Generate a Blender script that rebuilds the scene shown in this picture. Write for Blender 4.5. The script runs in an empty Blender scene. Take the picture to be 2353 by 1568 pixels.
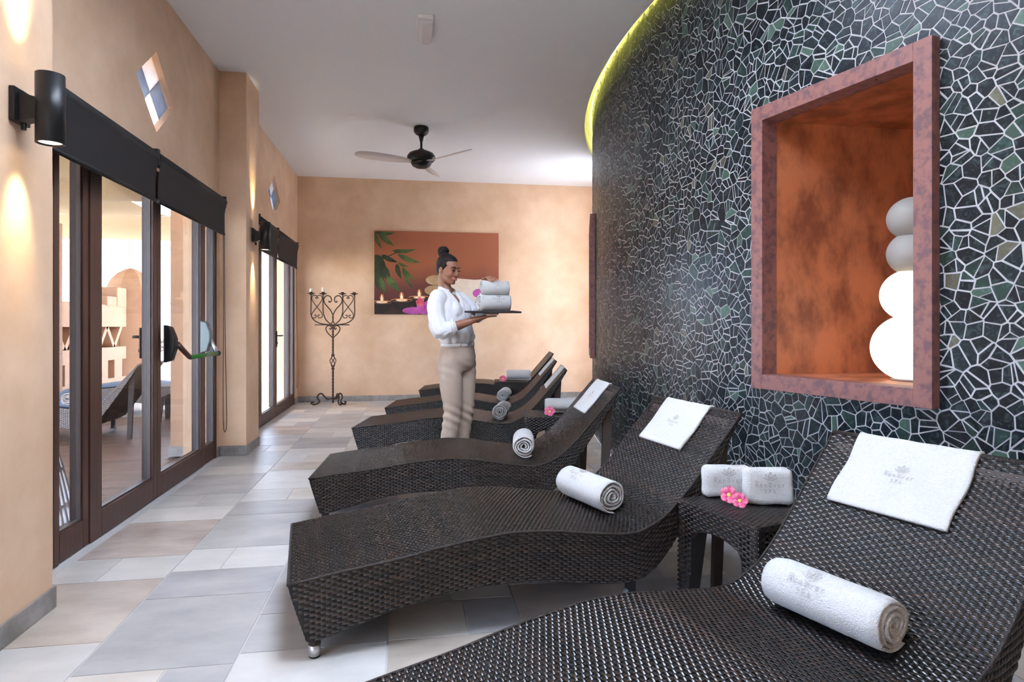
import bpy, bmesh, math, random
import numpy as np
from mathutils import Vector, Matrix, noise
random.seed(7)
rng = np.random.default_rng(7)
PI = math.pi
scene = bpy.context.scene
COL = scene.collection

# ------------------------------------------------------------------ camera
FPX, IMW, IMH, CX, HY, CAMH = 1450.0, 2353.0, 1568.0, 1176.5, 750.0, 1.14
TH = math.atan((CX - 940.0) / FPX)
cam_d = bpy.data.cameras.new('camera')
cam_d.sensor_width = 36.0
cam_d.lens = 36.0 * FPX / IMW
cam_d.shift_y = -(IMH / 2 - HY) / IMW
cam_d.clip_start, cam_d.clip_end = 0.05, 6000
cam = bpy.data.objects.new('camera', cam_d)
COL.objects.link(cam)
cam.location = (0, 0, CAMH)
cam.rotation_euler = (PI / 2, 0, -TH)
scene.camera = cam

# ------------------------------------------------------------------ world, sun, exposure
world = bpy.data.worlds.new('sky')
scene.world = world
world.use_nodes = True
wn = world.node_tree
wn.nodes.clear()
w_out = wn.nodes.new('ShaderNodeOutputWorld')
w_bg = wn.nodes.new('ShaderNodeBackground')
w_tc = wn.nodes.new('ShaderNodeTexCoord')
w_map = wn.nodes.new('ShaderNodeMapping')
w_map.inputs['Scale'].default_value = (1.2, 1.2, 4.0)
w_no = wn.nodes.new('ShaderNodeTexNoise')
w_no.inputs['Scale'].default_value = 2.2
w_no.inputs['Detail'].default_value = 6
w_no.inputs['Roughness'].default_value = 0.55
w_rp = wn.nodes.new('ShaderNodeValToRGB')
w_rp.color_ramp.elements[0].position = 0.38
w_rp.color_ramp.elements[0].color = (0.36, 0.58, 0.95, 1)
w_rp.color_ramp.elements[1].position = 0.60
w_rp.color_ramp.elements[1].color = (0.93, 0.95, 1.0, 1)
wn.links.new(w_tc.outputs['Generated'], w_map.inputs['Vector'])
wn.links.new(w_map.outputs['Vector'], w_no.inputs['Vector'])
wn.links.new(w_no.outputs['Fac'], w_rp.inputs['Fac'])
wn.links.new(w_rp.outputs['Color'], w_bg.inputs['Color'])
w_bg.inputs['Strength'].default_value = 1.0
wn.links.new(w_bg.outputs['Background'], w_out.inputs['Surface'])

sun_d = bpy.data.lights.new('sun', 'SUN')
sun_d.energy = 3.5
sun_d.angle = 0.01
sun_d.color = (1.0, 0.97, 0.92)
sun = bpy.data.objects.new('sun', sun_d)
COL.objects.link(sun)
SUNFROM = Vector((-0.50, 0.30, 1.0))
sun.rotation_euler = SUNFROM.to_track_quat('Z', 'Y').to_euler()
sun.location = (0, -5, 12)

vs = scene.view_settings
vs.view_transform = 'Standard'
vs.look = 'None'
vs.exposure = 5.12
vs.gamma = 1.0
vs.use_curve_mapping = False
scene.cycles.diffuse_bounces = 5
scene.cycles.glossy_bounces = 2
scene.cycles.max_bounces = 7
scene.cycles.adaptive_threshold = 0.02
scene.cycles.caustics_reflective = False
scene.cycles.caustics_refractive = False
scene.cycles.transparent_max_bounces = 10

# ------------------------------------------------------------------ helpers
def new_mat(name):
    m = bpy.data.materials.new(name)
    m.use_nodes = True
    return m, m.node_tree, m.node_tree.nodes['Principled BSDF']

def mat(name, c1, c2=None, scale=4.0, rough=0.6, metal=0.0, bump=0.0, bscale=60.0, detail=5.0, stretch=None,
        coat=0.0, lo=0.35, hi=0.65, spec=0.5, sheen=0.0, sss=0.0, objrand=0.0, attr=None, emit=None, estr=0.0):
    """procedural material: two tones mixed by noise, fine relief as bump"""
    m, nt, p = new_mat(name)
    p.inputs['Roughness'].default_value = rough
    p.inputs['Metallic'].default_value = metal
    p.inputs['Specular IOR Level'].default_value = spec
    p.inputs['Coat Weight'].default_value = coat
    p.inputs['Sheen Weight'].default_value = sheen
    if sss:
        p.inputs['Subsurface Weight'].default_value = sss
        p.inputs['Subsurface Radius'].default_value = (0.02, 0.008, 0.004)
        p.inputs['Subsurface Scale'].default_value = 0.3
    tc = nt.nodes.new('ShaderNodeTexCoord')
    vec = tc.outputs['Object']
    if stretch:
        mp = nt.nodes.new('ShaderNodeMapping')
        mp.inputs['Scale'].default_value = stretch
        nt.links.new(vec, mp.inputs['Vector'])
        vec = mp.outputs['Vector']
    if objrand:
        oi = nt.nodes.new('ShaderNodeObjectInfo')
        mu = nt.nodes.new('ShaderNodeMath'); mu.operation = 'MULTIPLY'; mu.inputs[1].default_value = 57.0
        nt.links.new(oi.outputs['Random'], mu.inputs[0])
        ad = nt.nodes.new('ShaderNodeVectorMath'); ad.operation = 'ADD'
        nt.links.new(vec, ad.inputs[0]); nt.links.new(mu.outputs[0], ad.inputs[1])
        vec = ad.outputs[0]
    col = None
    if attr:
        at = nt.nodes.new('ShaderNodeAttribute'); at.attribute_name = attr
        col = at.outputs['Color']
        if c2 is not None:
            n = nt.nodes.new('ShaderNodeTexNoise')
            n.inputs['Scale'].default_value = scale; n.inputs['Detail'].default_value = detail
            nt.links.new(vec, n.inputs['Vector'])
            r = nt.nodes.new('ShaderNodeValToRGB')
            r.color_ramp.elements[0].position = lo; r.color_ramp.elements[1].position = hi
            r.color_ramp.elements[0].color = (*c1, 1); r.color_ramp.elements[1].color = (*c2, 1)
            nt.links.new(n.outputs['Fac'], r.inputs['Fac'])
            mx = nt.nodes.new('ShaderNodeMix'); mx.data_type = 'RGBA'; mx.blend_type = 'MULTIPLY'
            mx.inputs[0].default_value = 1.0
            nt.links.new(col, mx.inputs[6]); nt.links.new(r.outputs['Color'], mx.inputs[7])
            col = mx.outputs[2]
    elif c2 is not None:
        n = nt.nodes.new('ShaderNodeTexNoise')
        n.inputs['Scale'].default_value = scale; n.inputs['Detail'].default_value = detail
        n.inputs['Roughness'].default_value = 0.6
        nt.links.new(vec, n.inputs['Vector'])
        r = nt.nodes.new('ShaderNodeValToRGB')
        r.color_ramp.elements[0].position = lo; r.color_ramp.elements[1].position = hi
        r.color_ramp.elements[0].color = (*c1, 1); r.color_ramp.elements[1].color = (*c2, 1)
        nt.links.new(n.outputs['Fac'], r.inputs['Fac'])
        col = r.outputs['Color']
    if col is not None and objrand:
        hsv = nt.nodes.new('ShaderNodeHueSaturation')
        mr = nt.nodes.new('ShaderNodeMapRange')
        mr.inputs['To Min'].default_value = 1 - objrand; mr.inputs['To Max'].default_value = 1 + objrand
        nt.links.new(oi.outputs['Random'], mr.inputs['Value'])
        nt.links.new(mr.outputs['Result'], hsv.inputs['Value'])
        nt.links.new(col, hsv.inputs['Color'])
        col = hsv.outputs['Color']
    if col is None:
        p.inputs['Base Color'].default_value = (*c1, 1)
    else:
        nt.links.new(col, p.inputs['Base Color'])
    if bump:
        nb = nt.nodes.new('ShaderNodeTexNoise')
        nb.inputs['Scale'].default_value = bscale; nb.inputs['Detail'].default_value = 4
        nt.links.new(vec, nb.inputs['Vector'])
        b = nt.nodes.new('ShaderNodeBump')
        b.inputs['Strength'].default_value = bump; b.inputs['Distance'].default_value = 0.01
        nt.links.new(nb.outputs['Fac'], b.inputs['Height'])
        nt.links.new(b.outputs['Normal'], p.inputs['Normal'])
    if emit:
        p.inputs['Emission Color'].default_value = (*emit, 1)
        p.inputs['Emission Strength'].default_value = estr
    return m

def glass_mat(name, tint=(1, 1, 1), refl=1.0):
    m = bpy.data.materials.new(name); m.use_nodes = True
    nt = m.node_tree; nt.nodes.clear()
    o = nt.nodes.new('ShaderNodeOutputMaterial')
    t = nt.nodes.new('ShaderNodeBsdfTransparent'); t.inputs['Color'].default_value = (*tint, 1)
    g = nt.nodes.new('ShaderNodeBsdfGlossy'); g.inputs['Roughness'].default_value = 0.01
    f = nt.nodes.new('ShaderNodeFresnel'); f.inputs['IOR'].default_value = 1.35
    ml = nt.nodes.new('ShaderNodeMath'); ml.operation = 'MULTIPLY'; ml.inputs[1].default_value = refl
    mx = nt.nodes.new('ShaderNodeMixShader')
    nt.links.new(f.outputs[0], ml.inputs[0]); nt.links.new(ml.outputs[0], mx.inputs[0])
    nt.links.new(t.outputs[0], mx.inputs[1]); nt.links.new(g.outputs[0], mx.inputs[2])
    nt.links.new(mx.outputs[0], o.inputs['Surface'])
    return m

def emis_mat(name, c, s):
    m = bpy.data.materials.new(name); m.use_nodes = True
    nt = m.node_tree; nt.nodes.clear()
    o = nt.nodes.new('ShaderNodeOutputMaterial'); e = nt.nodes.new('ShaderNodeEmission')
    e.inputs['Color'].default_value = (*c, 1); e.inputs['Strength'].default_value = s
    nt.links.new(e.outputs[0], o.inputs['Surface'])
    return m

def link(o, parent=None):
    COL.objects.link(o)
    if parent is not None:
        o.parent = parent
    return o

def tag(o, label=None, cat=None, group=None, kind=None):
    if label: o['label'] = label
    if cat: o['category'] = cat
    if group: o['group'] = group
    if kind: o['kind'] = kind
    return o

def empty(name, loc=(0, 0, 0), rz=0.0, parent=None):
    o = bpy.data.objects.new(name, None)
    o.empty_display_size = 0.1
    o.location = loc; o.rotation_euler = (0, 0, rz)
    return link(o, parent)

def copy_tree(o, parent=None):
    c = o.copy(); COL.objects.link(c); c.parent = parent
    if parent is not None:
        c.matrix_parent_inverse = o.matrix_parent_inverse.copy()
    for ch in o.children:
        copy_tree(ch, c)
    return c

def catmull(pts, n=8, closed=False):
    P = [Vector(p) for p in pts]
    out = []
    m = len(P)
    rngs = range(m) if closed else range(m - 1)
    for i in rngs:
        if closed:
            p0, p1, p2, p3 = P[(i - 1) % m], P[i], P[(i + 1) % m], P[(i + 2) % m]
        else:
            p1, p2 = P[i], P[i + 1]
            p0 = P[i - 1] if i > 0 else p1 * 2 - p2
            p3 = P[i + 2] if i + 2 < m else p2 * 2 - p1
        for k in range(n):
            t = k / n
            out.append(0.5 * ((2 * p1) + (p2 - p0) * t + (2 * p0 - 5 * p1 + 4 * p2 - p3) * t * t + (3 * p1 - p0 - 3 * p2 + p3) * t ** 3))
    if not closed:
        out.append(P[-1])
    return out

class MB:
    def __init__(self):
        self.v, self.f, self.s, self.m = [], [], [], []
    def add(self, vs_, fs, smooth=False, mi=0, M=None):
        b = len(self.v)
        for p in vs_:
            p = Vector(p)
            self.v.append(tuple(M @ p) if M is not None else tuple(p))
        for f in fs:
            self.f.append(tuple(b + i for i in f)); self.s.append(smooth); self.m.append(mi)
        return self
    def box(self, x0, x1, y0, y1, z0, z1, M=None, mi=0):
        return self.add([(x0, y0, z0), (x1, y0, z0), (x1, y1, z0), (x0, y1, z0), (x0, y0, z1), (x1, y0, z1), (x1, y1, z1), (x0, y1, z1)],
                        [(0, 3, 2, 1), (4, 5, 6, 7), (0, 1, 5, 4), (1, 2, 6, 5), (2, 3, 7, 6), (3, 0, 4, 7)], False, mi, M)
    def hexa(self, p, M=None, mi=0):
        return self.add(p, [(0, 3, 2, 1), (4, 5, 6, 7), (0, 1, 5, 4), (1, 2, 6, 5), (2, 3, 7, 6), (3, 0, 4, 7)], False, mi, M)
    def tube(self, pts, r, n=8, closed=False, M=None, mi=0, flat=1.0):
        P = [Vector(p) for p in pts]; m = len(P)
        R = r if isinstance(r, (list, tuple)) else [r] * m
        T = []
        for i in range(m):
            if closed: t = P[(i + 1) % m] - P[(i - 1) % m]
            else: t = P[min(i + 1, m - 1)] - P[max(i - 1, 0)]
            T.append(t.normalized() if t.length > 1e-9 else Vector((0, 0, 1)))
        up = Vector((0, 0, 1)) if abs(T[0].z) < 0.9 else Vector((1, 0, 0))
        N = T[0].cross(up).normalized()
        vs_, fs = [], []
        for i in range(m):
            N = (N - T[i] * N.dot(T[i]))
            N = N.normalized() if N.length > 1e-9 else T[i].orthogonal().normalized()
            B = T[i].cross(N)
            for k in range(n):
                a = 2 * PI * k / n
                vs_.append(P[i] + (N * math.cos(a) + B * math.sin(a) * flat) * R[i])
        for i in range(m if closed else m - 1):
            j = (i + 1) % m
            for k in range(n):
                l = (k + 1) % n
                fs.append((i * n + k, i * n + l, j * n + l, j * n + k))
        self.add(vs_, fs, True, mi, M)
        if not closed:
            b = len(self.v) - m * n
            self.f.append(tuple(b + k for k in range(n))[::-1]); self.s.append(False); self.m.append(mi)
            self.f.append(tuple(b + (m - 1) * n + k for k in range(n))); self.s.append(False); self.m.append(mi)
        return self
    def lathe(self, prof, n=24, M=None, mi=0, smooth=True, c=(0, 0, 0)):
        vs_, fs = [], []
        for r, z in prof:
            for k in range(n):
                a = 2 * PI * k / n
                vs_.append((c[0] + r * math.cos(a), c[1] + r * math.sin(a), c[2] + z))
        for i in range(len(prof) - 1):
            for k in range(n):
                l = (k + 1) % n
                fs.append((i * n + k, i * n + l, (i + 1) * n + l, (i + 1) * n + k))
        self.add(vs_, fs, smooth, mi, M)
        b = len(self.v) - len(prof) * n
        if prof[0][0] > 1e-5:
            self.f.append(tuple(b + k for k in range(n))[::-1]); self.s.append(False); self.m.append(mi)
        if prof[-1][0] > 1e-5:
            self.f.append(tuple(b + (len(prof) - 1) * n + k for k in range(n))); self.s.append(False); self.m.append(mi)
        return self
    def ball(self, c, r, nu=20, nv=12, M=None, mi=0):
        r = r if isinstance(r, (tuple, list)) else (r, r, r)
        vs_, fs = [], []
        for i in range(nv + 1):
            p = PI * i / nv
            for k in range(nu):
                a = 2 * PI * k / nu
                vs_.append((c[0] + r[0] * math.sin(p) * math.cos(a), c[1] + r[1] * math.sin(p) * math.sin(a), c[2] + r[2] * math.cos(p)))
        for i in range(nv):
            for k in range(nu):
                l = (k + 1) % nu
                fs.append((i * nu + k, (i + 1) * nu + k, (i + 1) * nu + l, i * nu + l))
        return self.add(vs_, fs, True, mi, M)
    def prism(self, poly, fn0, fn1, smooth=False, mi=0):
        """poly: 2d points; fn0/fn1 map them to the two faces"""
        n = len(poly)
        a = [fn0(*p) for p in poly]; b = [fn1(*p) for p in poly]
        fs = [tuple(range(n))[::-1], tuple(range(n, 2 * n))] + [(i, (i + 1) % n, n + (i + 1) % n, n + i) for i in range(n)]
        return self.add(a + b, fs, smooth, mi)
    def mesh(self, name):
        me = bpy.data.meshes.new(name)
        me.from_pydata(self.v, [], self.f)
        me.polygons.foreach_set('use_smooth', self.s)
        me.polygons.foreach_set('material_index', self.m)
        me.update()
        return me
    def build(self, name, mats, parent=None, bevel=0.0, loc=None, rz=0.0, weld=False):
        me = self.mesh(name)
        if weld:
            bm = bmesh.new(); bm.from_mesh(me); bmesh.ops.remove_doubles(bm, verts=bm.verts, dist=1e-5)
            bm.to_mesh(me); bm.free()
        for m in (mats if isinstance(mats, (list, tuple)) else [mats]):
            me.materials.append(m)
        o = bpy.data.objects.new(name, me)
        if loc is not None: o.location = loc
        o.rotation_euler = (0, 0, rz)
        link(o, parent)
        if bevel:
            b = o.modifiers.new('bevel', 'BEVEL'); b.width = bevel; b.segments = 2; b.limit_method = 'ANGLE'
            b.angle_limit = math.radians(40)
        return o

def np_mesh(name, V, Fq, mats, parent=None, col=None, smooth=True):
    """large quad mesh from numpy arrays"""
    me = bpy.data.meshes.new(name)
    nv, nf = len(V), len(Fq)
    me.vertices.add(nv); me.vertices.foreach_set('co', np.asarray(V, dtype=np.float32).ravel())
    me.loops.add(nf * 4); me.loops.foreach_set('vertex_index', np.asarray(Fq, dtype=np.int32).ravel())
    me.polygons.add(nf)
    me.polygons.foreach_set('loop_start', np.arange(0, nf * 4, 4, dtype=np.int32))
    me.polygons.foreach_set('use_smooth', np.full(nf, smooth))
    me.update(calc_edges=True)
    if col is not None:
        a = me.color_attributes.new('tint', 'FLOAT_COLOR', 'POINT')
        a.data.foreach_set('color', np.asarray(col, dtype=np.float32).ravel())
    for m in (mats if isinstance(mats, (list, tuple)) else [mats]):
        me.materials.append(m)
    o = bpy.data.objects.new(name, me)
    return link(o, parent)

# ------------------------------------------------------------------ materials
M_plaster = mat('peach_plaster', (0.66, 0.425, 0.265), (0.84, 0.595, 0.405), scale=2.4, rough=0.5, bump=0.12, bscale=9, detail=10, lo=0.28, hi=0.72, spec=0.4)
M_ceil = mat('white_ceiling', (0.89, 0.92, 0.95), rough=0.8, spec=0.2)
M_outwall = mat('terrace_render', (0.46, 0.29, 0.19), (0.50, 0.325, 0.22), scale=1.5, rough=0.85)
M_base = mat('slate_skirting', (0.22, 0.205, 0.19), (0.36, 0.34, 0.325), scale=9, rough=0.55, objrand=0.1)
M_grout = mat('tile_grout', (0.58, 0.565, 0.55), rough=0.9)
M_mgrout = mat('mosaic_grout', (0.43, 0.44, 0.47), (0.55, 0.55, 0.58), scale=14, rough=0.9)
M_wood = mat('dark_door_wood', (0.046, 0.0155, 0.0095), (0.082, 0.029, 0.018), scale=3, stretch=(12, 12, 0.7), rough=0.42, coat=0.05)
M_bead = mat('grey_door_gasket', (0.085, 0.068, 0.066), rough=0.4)
M_glass = glass_mat('dimming_door_glass', (0.46, 0.475, 0.49), 0.14)  # tint added to dim the terrace seen through the near door
M_mid = glass_mat('far_door_glass', (0.74, 0.76, 0.78), 0.2)  # weaker added tint, so more daylight reaches the end wall
M_dimmed = glass_mat('dimmed_side_glass', (0.50, 0.515, 0.53), 0.4)  # tint added to weaken the daylight from the unseen door
M_blind = mat('charcoal_blind_cloth', (0.009, 0.0075, 0.008), (0.013, 0.011, 0.011), scale=300, rough=0.75)
M_black = mat('black_metal', (0.006, 0.006, 0.007), rough=0.42)
M_iron = mat('brown_iron', (0.035, 0.020, 0.014), (0.075, 0.042, 0.028), scale=40, rough=0.5, metal=0.5, bump=0.2, bscale=200)
M_lampglow = emis_mat('sconce_bulb', (1.0, 0.84, 0.55), 0.7)
M_shell = mat('wicker_backing', (0.010, 0.007, 0.006), rough=0.7)
M_weave = mat('wicker_strand', (0, 0, 0), rough=0.27, attr='tint', spec=0.75)
M_under = mat('lounger_underside', (0.055, 0.040, 0.034), rough=0.7)
M_steel = mat('brushed_steel', (0.62, 0.62, 0.63), rough=0.35, metal=0.8)
M_rubber = mat('black_rubber', (0.008, 0.008, 0.008), rough=0.7)
M_wheel = mat('grey_wheel', (0.35, 0.36, 0.37), rough=0.5)
M_towel = mat('white_terry', (0.77, 0.77, 0.765), (0.83, 0.83, 0.825), scale=120, rough=0.95, bump=0.9, bscale=260, sheen=0.25, spec=0.1)
M_thread = mat('grey_thread', (0.40, 0.375, 0.36), (0.48, 0.45, 0.43), scale=300, rough=0.8)
M_copper = mat('copper_plaster', (0.25, 0.074, 0.035), (0.56, 0.185, 0.080), scale=6, stretch=(1, 1, 0.55), rough=0.40, detail=10, lo=0.38, hi=0.58, bump=0.08, bscale=14)
M_frame = mat('rust_frame_plaster', (0.16, 0.080, 0.088), (0.29, 0.125, 0.110), scale=26, rough=0.5, detail=6, lo=0.38, hi=0.55)
M_globe = mat('opal_globe', (0.33, 0.315, 0.29), (0.37, 0.355, 0.33), scale=8, rough=0.55)
M_globe_on = emis_mat('lit_opal_globe', (1.0, 0.84, 0.64), 0.048)
M_led = emis_mat('led_tape', (0.90, 0.84, 0.16), 0.17)
M_pink = mat('pink_petal', (0.72, 0.05, 0.20), (0.90, 0.35, 0.48), scale=40, rough=0.5, lo=0.4, hi=0.75)
M_yellow = mat('flower_throat', (0.85, 0.62, 0.16), rough=0.5)
M_wax = mat('candle_wax', (0.82, 0.78, 0.66), rough=0.5, sss=0.2)
M_white = mat('white_plastic', (0.88, 0.88, 0.89), rough=0.35)
M_blade = mat('fan_blade_white', (0.80, 0.76, 0.75), rough=0.4)
M_green = mat('green_push_bar', (0.03, 0.20, 0.03), rough=0.35)
M_hardware = mat('push_bar_case', (0.17, 0.21, 0.22), rough=0.35, metal=0.3)

TILE_TONES = [((0.37, 0.375, 0.375), (0.55, 0.54, 0.52)), ((0.54, 0.53, 0.505), (0.69, 0.67, 0.635)), ((0.54, 0.49, 0.42), (0.69, 0.65, 0.585)),
              ((0.33, 0.26, 0.23), (0.58, 0.51, 0.45)), ((0.33, 0.33, 0.345), (0.52, 0.51, 0.50)), ((0.41, 0.35, 0.29), (0.63, 0.56, 0.485))]
M_tiles = [mat('stone_tile_%s' % n, a, b, scale=2.6, stretch=(1, 1.9, 1), rough=0.42, bump=0.06, bscale=40, detail=10, objrand=0.07, lo=0.30, hi=0.68, spec=0.45)
           for n, (a, b) in zip('abcdef', TILE_TONES)]

# ------------------------------------------------------------------ the room
XL, YB, ZC = -1.65, 9.84, 3.39        # left wall plane, back wall plane, ceiling
YF = -1.0                               # the room ends behind the camera in an open front
RC, CCX, CCY = 8.0, 9.74, 4.70         # curved mosaic wall: radius and axis
def wall_x(y, off=0.0):
    return CCX - math.sqrt((RC + off) ** 2 - (y - CCY) ** 2)

# --- floor
m = MB()
ys = np.linspace(YF, YB + 0.1, 30)
for a, b in zip(ys[:-1], ys[1:]):
    m.add([(XL - 0.25, a, -0.0025), (wall_x(a) + 0.2, a, -0.0025), (wall_x(b) + 0.2, b, -0.0025), (XL - 0.25, b, -0.0025)], [(0, 1, 2, 3)])
floor = tag(m.build('floor', M_grout), 'grey and beige stone tile floor in a mixed rectangular pattern', 'floor', kind='structure')
COLX = [-1.65 + 0.053, -1.09, -0.583, -0.076, 0.431, 0.938, 1.445, 1.952, 2.459, 2.966, 3.47]
BIG, HALF = 0.585, 0.30
SEQ = {0: 'b h s h b s b h s b h b s h h b s h b s b h b'.split(),
       1: 'b s b h s b h s b h s h b s h b b s h b h s b'.split()}
START = {0: 1.00, 1: 1.37, 2: 1.12, 3: 0.86, 4: 1.27, 5: 0.94, 6: 1.2, 7: 1.05, 8: 0.9, 9: 1.1}
tile_cache = {}
def tile(x0, x1, y0, y1, tone):
    g = 0.0035
    w, h = round(x1 - x0 - 2 * g, 4), round(y1 - y0 - 2 * g, 4)
    if w < 0.03 or h < 0.03: return
    key = (w, h, tone)
    if key not in tile_cache:
        mb = MB().box(-w / 2, w / 2, -h / 2, h / 2, -0.008, 0.0)
        me = mb.mesh('floor_tile'); me.materials.append(M_tiles[tone]); tile_cache[key] = me
    o = bpy.data.objects.new('floor_tile', tile_cache[key])
    o.location = ((x0 + x1) / 2, (y0 + y1) / 2, random.uniform(-0.0006, 0.0006))
    link(o, floor)
trnd = random.Random(11)
TONE0 = {'b': [3, 5, 0, 3], 'h': [0, 4, 0, 1], 's': [1, 4, 2, 1]}
for ci in range(len(COLX) - 1):
    x0, x1 = COLX[ci], COLX[ci + 1]
    y = START[ci]
    if ci >= 3: pass
    k = 0
    while y < YB - 0.05:
        kind = SEQ[ci][k % len(SEQ[ci])] if ci in SEQ else trnd.choice('bbhhss')
        k += 1
        h = BIG if kind == 'b' else HALF
        y1 = min(y + h, YB)
        if wall_x((y + y1) / 2) > x0 - 0.02:
            tones = [0, 4, 3, 5, 0, 1, 4, 0] if kind == 'b' else [1, 2, 0, 4, 1, 0, 5]
            if kind == 's':
                xs = x0 + (x1 - x0) * trnd.choice([0.42, 0.5, 0.58])
                tile(x0, xs, y, y1, trnd.choice([1, 2, 0, 4, 1])); tile(xs, x1, y, y1, trnd.choice([4, 0, 2, 1]))
            else:
                tile(x0, x1, y, y1, trnd.choice(tones))
        y = y1
m = MB()
plain = tag(MB().box(XL, 3.6, YF, 0.80, -0.002, 0.0).build('near_tile_field', M_tiles[0], floor), kind='stuff')

# --- ceiling, with the lit slot along the curved wall
m = MB()
ys = np.linspace(YF, YB, 60)
SLOT = 0.09
SKX, SKY = (-0.3, 0.65), (1.2, 3.3)        # unseen opal roof light, added to brighten the near end
ys = np.array(sorted(set(list(ys) + list(SKY))))
for a, b in zip(ys[:-1], ys[1:]):
    xa, xb = wall_x(a, SLOT), wall_x(b, SLOT)
    for p, q in (((XL - 0.1, XL - 0.1), (SKX[0], SKX[0])), ((SKX[1], SKX[1]), (xa, xb))) if SKY[0] < (a + b) / 2 < SKY[1] else (((XL - 0.1, XL - 0.1), (xa, xb)),):
        for z_, fl in ((ZC, False), (ZC + 0.35, True)):
            f_ = [(0, 3, 2, 1)]
            m.add([(p[0], a, z_), (q[0], a, z_), (q[1], b, z_), (p[1], b, z_)], f_)
    m.add([(xa, a, ZC), (xa, a, ZC + 0.16), (xb, b, ZC + 0.16), (xb, b, ZC)], [(0, 1, 2, 3)])
    m.add([(xa, a, ZC + 0.16), (wall_x(a) + 0.1, a, ZC + 0.16), (wall_x(b) + 0.1, b, ZC + 0.16), (xb, b, ZC + 0.16)], [(0, 3, 2, 1)])
for (x0, x1, y0, y1) in ((SKX[0] - 0.02, SKX[0], *SKY), (SKX[1], SKX[1] + 0.02, *SKY), (*SKX, SKY[0] - 0.02, SKY[0]), (*SKX, SKY[1], SKY[1] + 0.02)):
    m.box(x0, x1, y0, y1, ZC, ZC + 0.35)
ceiling = tag(m.build('ceiling', M_ceil), 'flat white ceiling with a lit slot along the curved wall', 'ceiling', kind='structure')
m = MB()
pts = [(wall_x(y, 0.02), y, ZC + 0.10) for y in np.linspace(YF + 0.2, 8.95, 70)]
m.tube(pts, 0.008, 6)
tag(m.build('led_strip', M_led), 'yellow green light strip hidden in the ceiling slot beside mosaic wall', 'light strip')

def opal(name, c):
    m_ = bpy.data.materials.new(name); m_.use_nodes = True
    nt = m_.node_tree; nt.nodes.clear()
    o = nt.nodes.new('ShaderNodeOutputMaterial'); t = nt.nodes.new('ShaderNodeBsdfTranslucent'); t.inputs['Color'].default_value = (*c, 1)
    nt.links.new(t.outputs[0], o.inputs['Surface'])
    return m_
rl = empty('window_4', (0, 0, ZC + 0.30)); tag(rl, 'added opal roof light brightening the near loungers, out of the picture', 'window', kind='structure')
for i in range(2):
    y0 = SKY[0] + (SKY[1] - SKY[0]) / 2 * i
    MB().add([(SKX[0], y0, 0), (SKX[1], y0, 0), (SKX[1], y0 + (SKY[1] - SKY[0]) / 2, 0), (SKX[0], y0 + (SKY[1] - SKY[0]) / 2, 0)], [(0, 1, 2, 3)]).build('pane', opal('added_roof_opal', (0.35, 0.385, 0.445)), rl)

# --- back wall
tag(MB().box(XL - 0.35, 3.3, YB, YB + 0.25, -0.05, ZC + 0.1).box(3.3, 14, YB, YB + 0.25, -0.05, 7.0).build('wall_back', M_plaster), 'peach plastered end wall behind the painting', 'wall', kind='structure')  # taller unseen stretch on the right added to block the sun

# --- wall behind the camera, 
m = MB()
m.box(XL - 0.35, 4.9, YF - 0.25, YF, 0, ZC + 0.1)
wall_front = tag(m.build('wall_front', M_plaster), 'peach plastered wall behind the camera', 'wall', kind='structure')

# --- left wall, built around two glazed doors, an added unseen third and two diamond windows
D0, D1, D2, DTOP = (-0.97, 1.575), (3.27, 5.815), (7.03, 9.575), 2.17
WT = 0.27
def diamond_panel(mb, y0, y1, z0, z1, cy, cz, hy, hz):
    X0, X1 = XL, XL - WT
    O = [(y0, z0), (y1, z0), (y1, z1), (y0, z1)]
    Dm = [(cy, cz - hz), (cy + hy, cz), (cy, cz + hz), (cy - hy, cz)]
    for X, fl in ((X0, False), (X1, True)):
        vv = [(X, *p) for p in O + Dm]
        fs = [(0, 1, 5, 4), (1, 2, 6, 5), (2, 3, 7, 6), (3, 0, 4, 7)]
        mb.add(vv, [f[::-1] if fl else f for f in fs])
    vv = [(X0, *p) for p in O] + [(X1, *p) for p in O]
    mb.add(vv, [(i, (i + 1) % 4, 4 + (i + 1) % 4, 4 + i) for i in range(4)])
    vv = [(X0, *p) for p in Dm] + [(X1, *p) for p in Dm]
    mb.add(vv, [(i, 4 + i, 4 + (i + 1) % 4, (i + 1) % 4) for i in range(4)])
m = MB()
m.box(XL - WT, XL, YF, D0[0], 0, ZC)
m.box(XL - WT, XL, D0[0], D0[1], DTOP, ZC)
m.box(XL - WT, XL, D0[1], D1[0], 0, ZC)
m.box(XL - WT, XL, D1[1], D2[0], 0, ZC)
m.box(XL - WT, XL, D2[1], YB + 0.1, 0, ZC)
DIA = [(4.50, 2.69, 0.32, 0.268), (8.21, 2.755, 0.34, 0.262)]
diamond_panel(m, D1[0], D1[1], DTOP, ZC, *DIA[0])
diamond_panel(m, D2[0], D2[1], DTOP, ZC, *DIA[1])
# pilasters
m.box(XL, XL + 0.225, 2.35, 2.82, 0, ZC)
m.box(XL, XL + 0.225, 5.90, 6.37, 0, ZC)
wall_left = tag(m.build('wall_left', M_plaster), 'peach plastered window wall with two shallow pilasters', 'wall', kind='structure')

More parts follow.
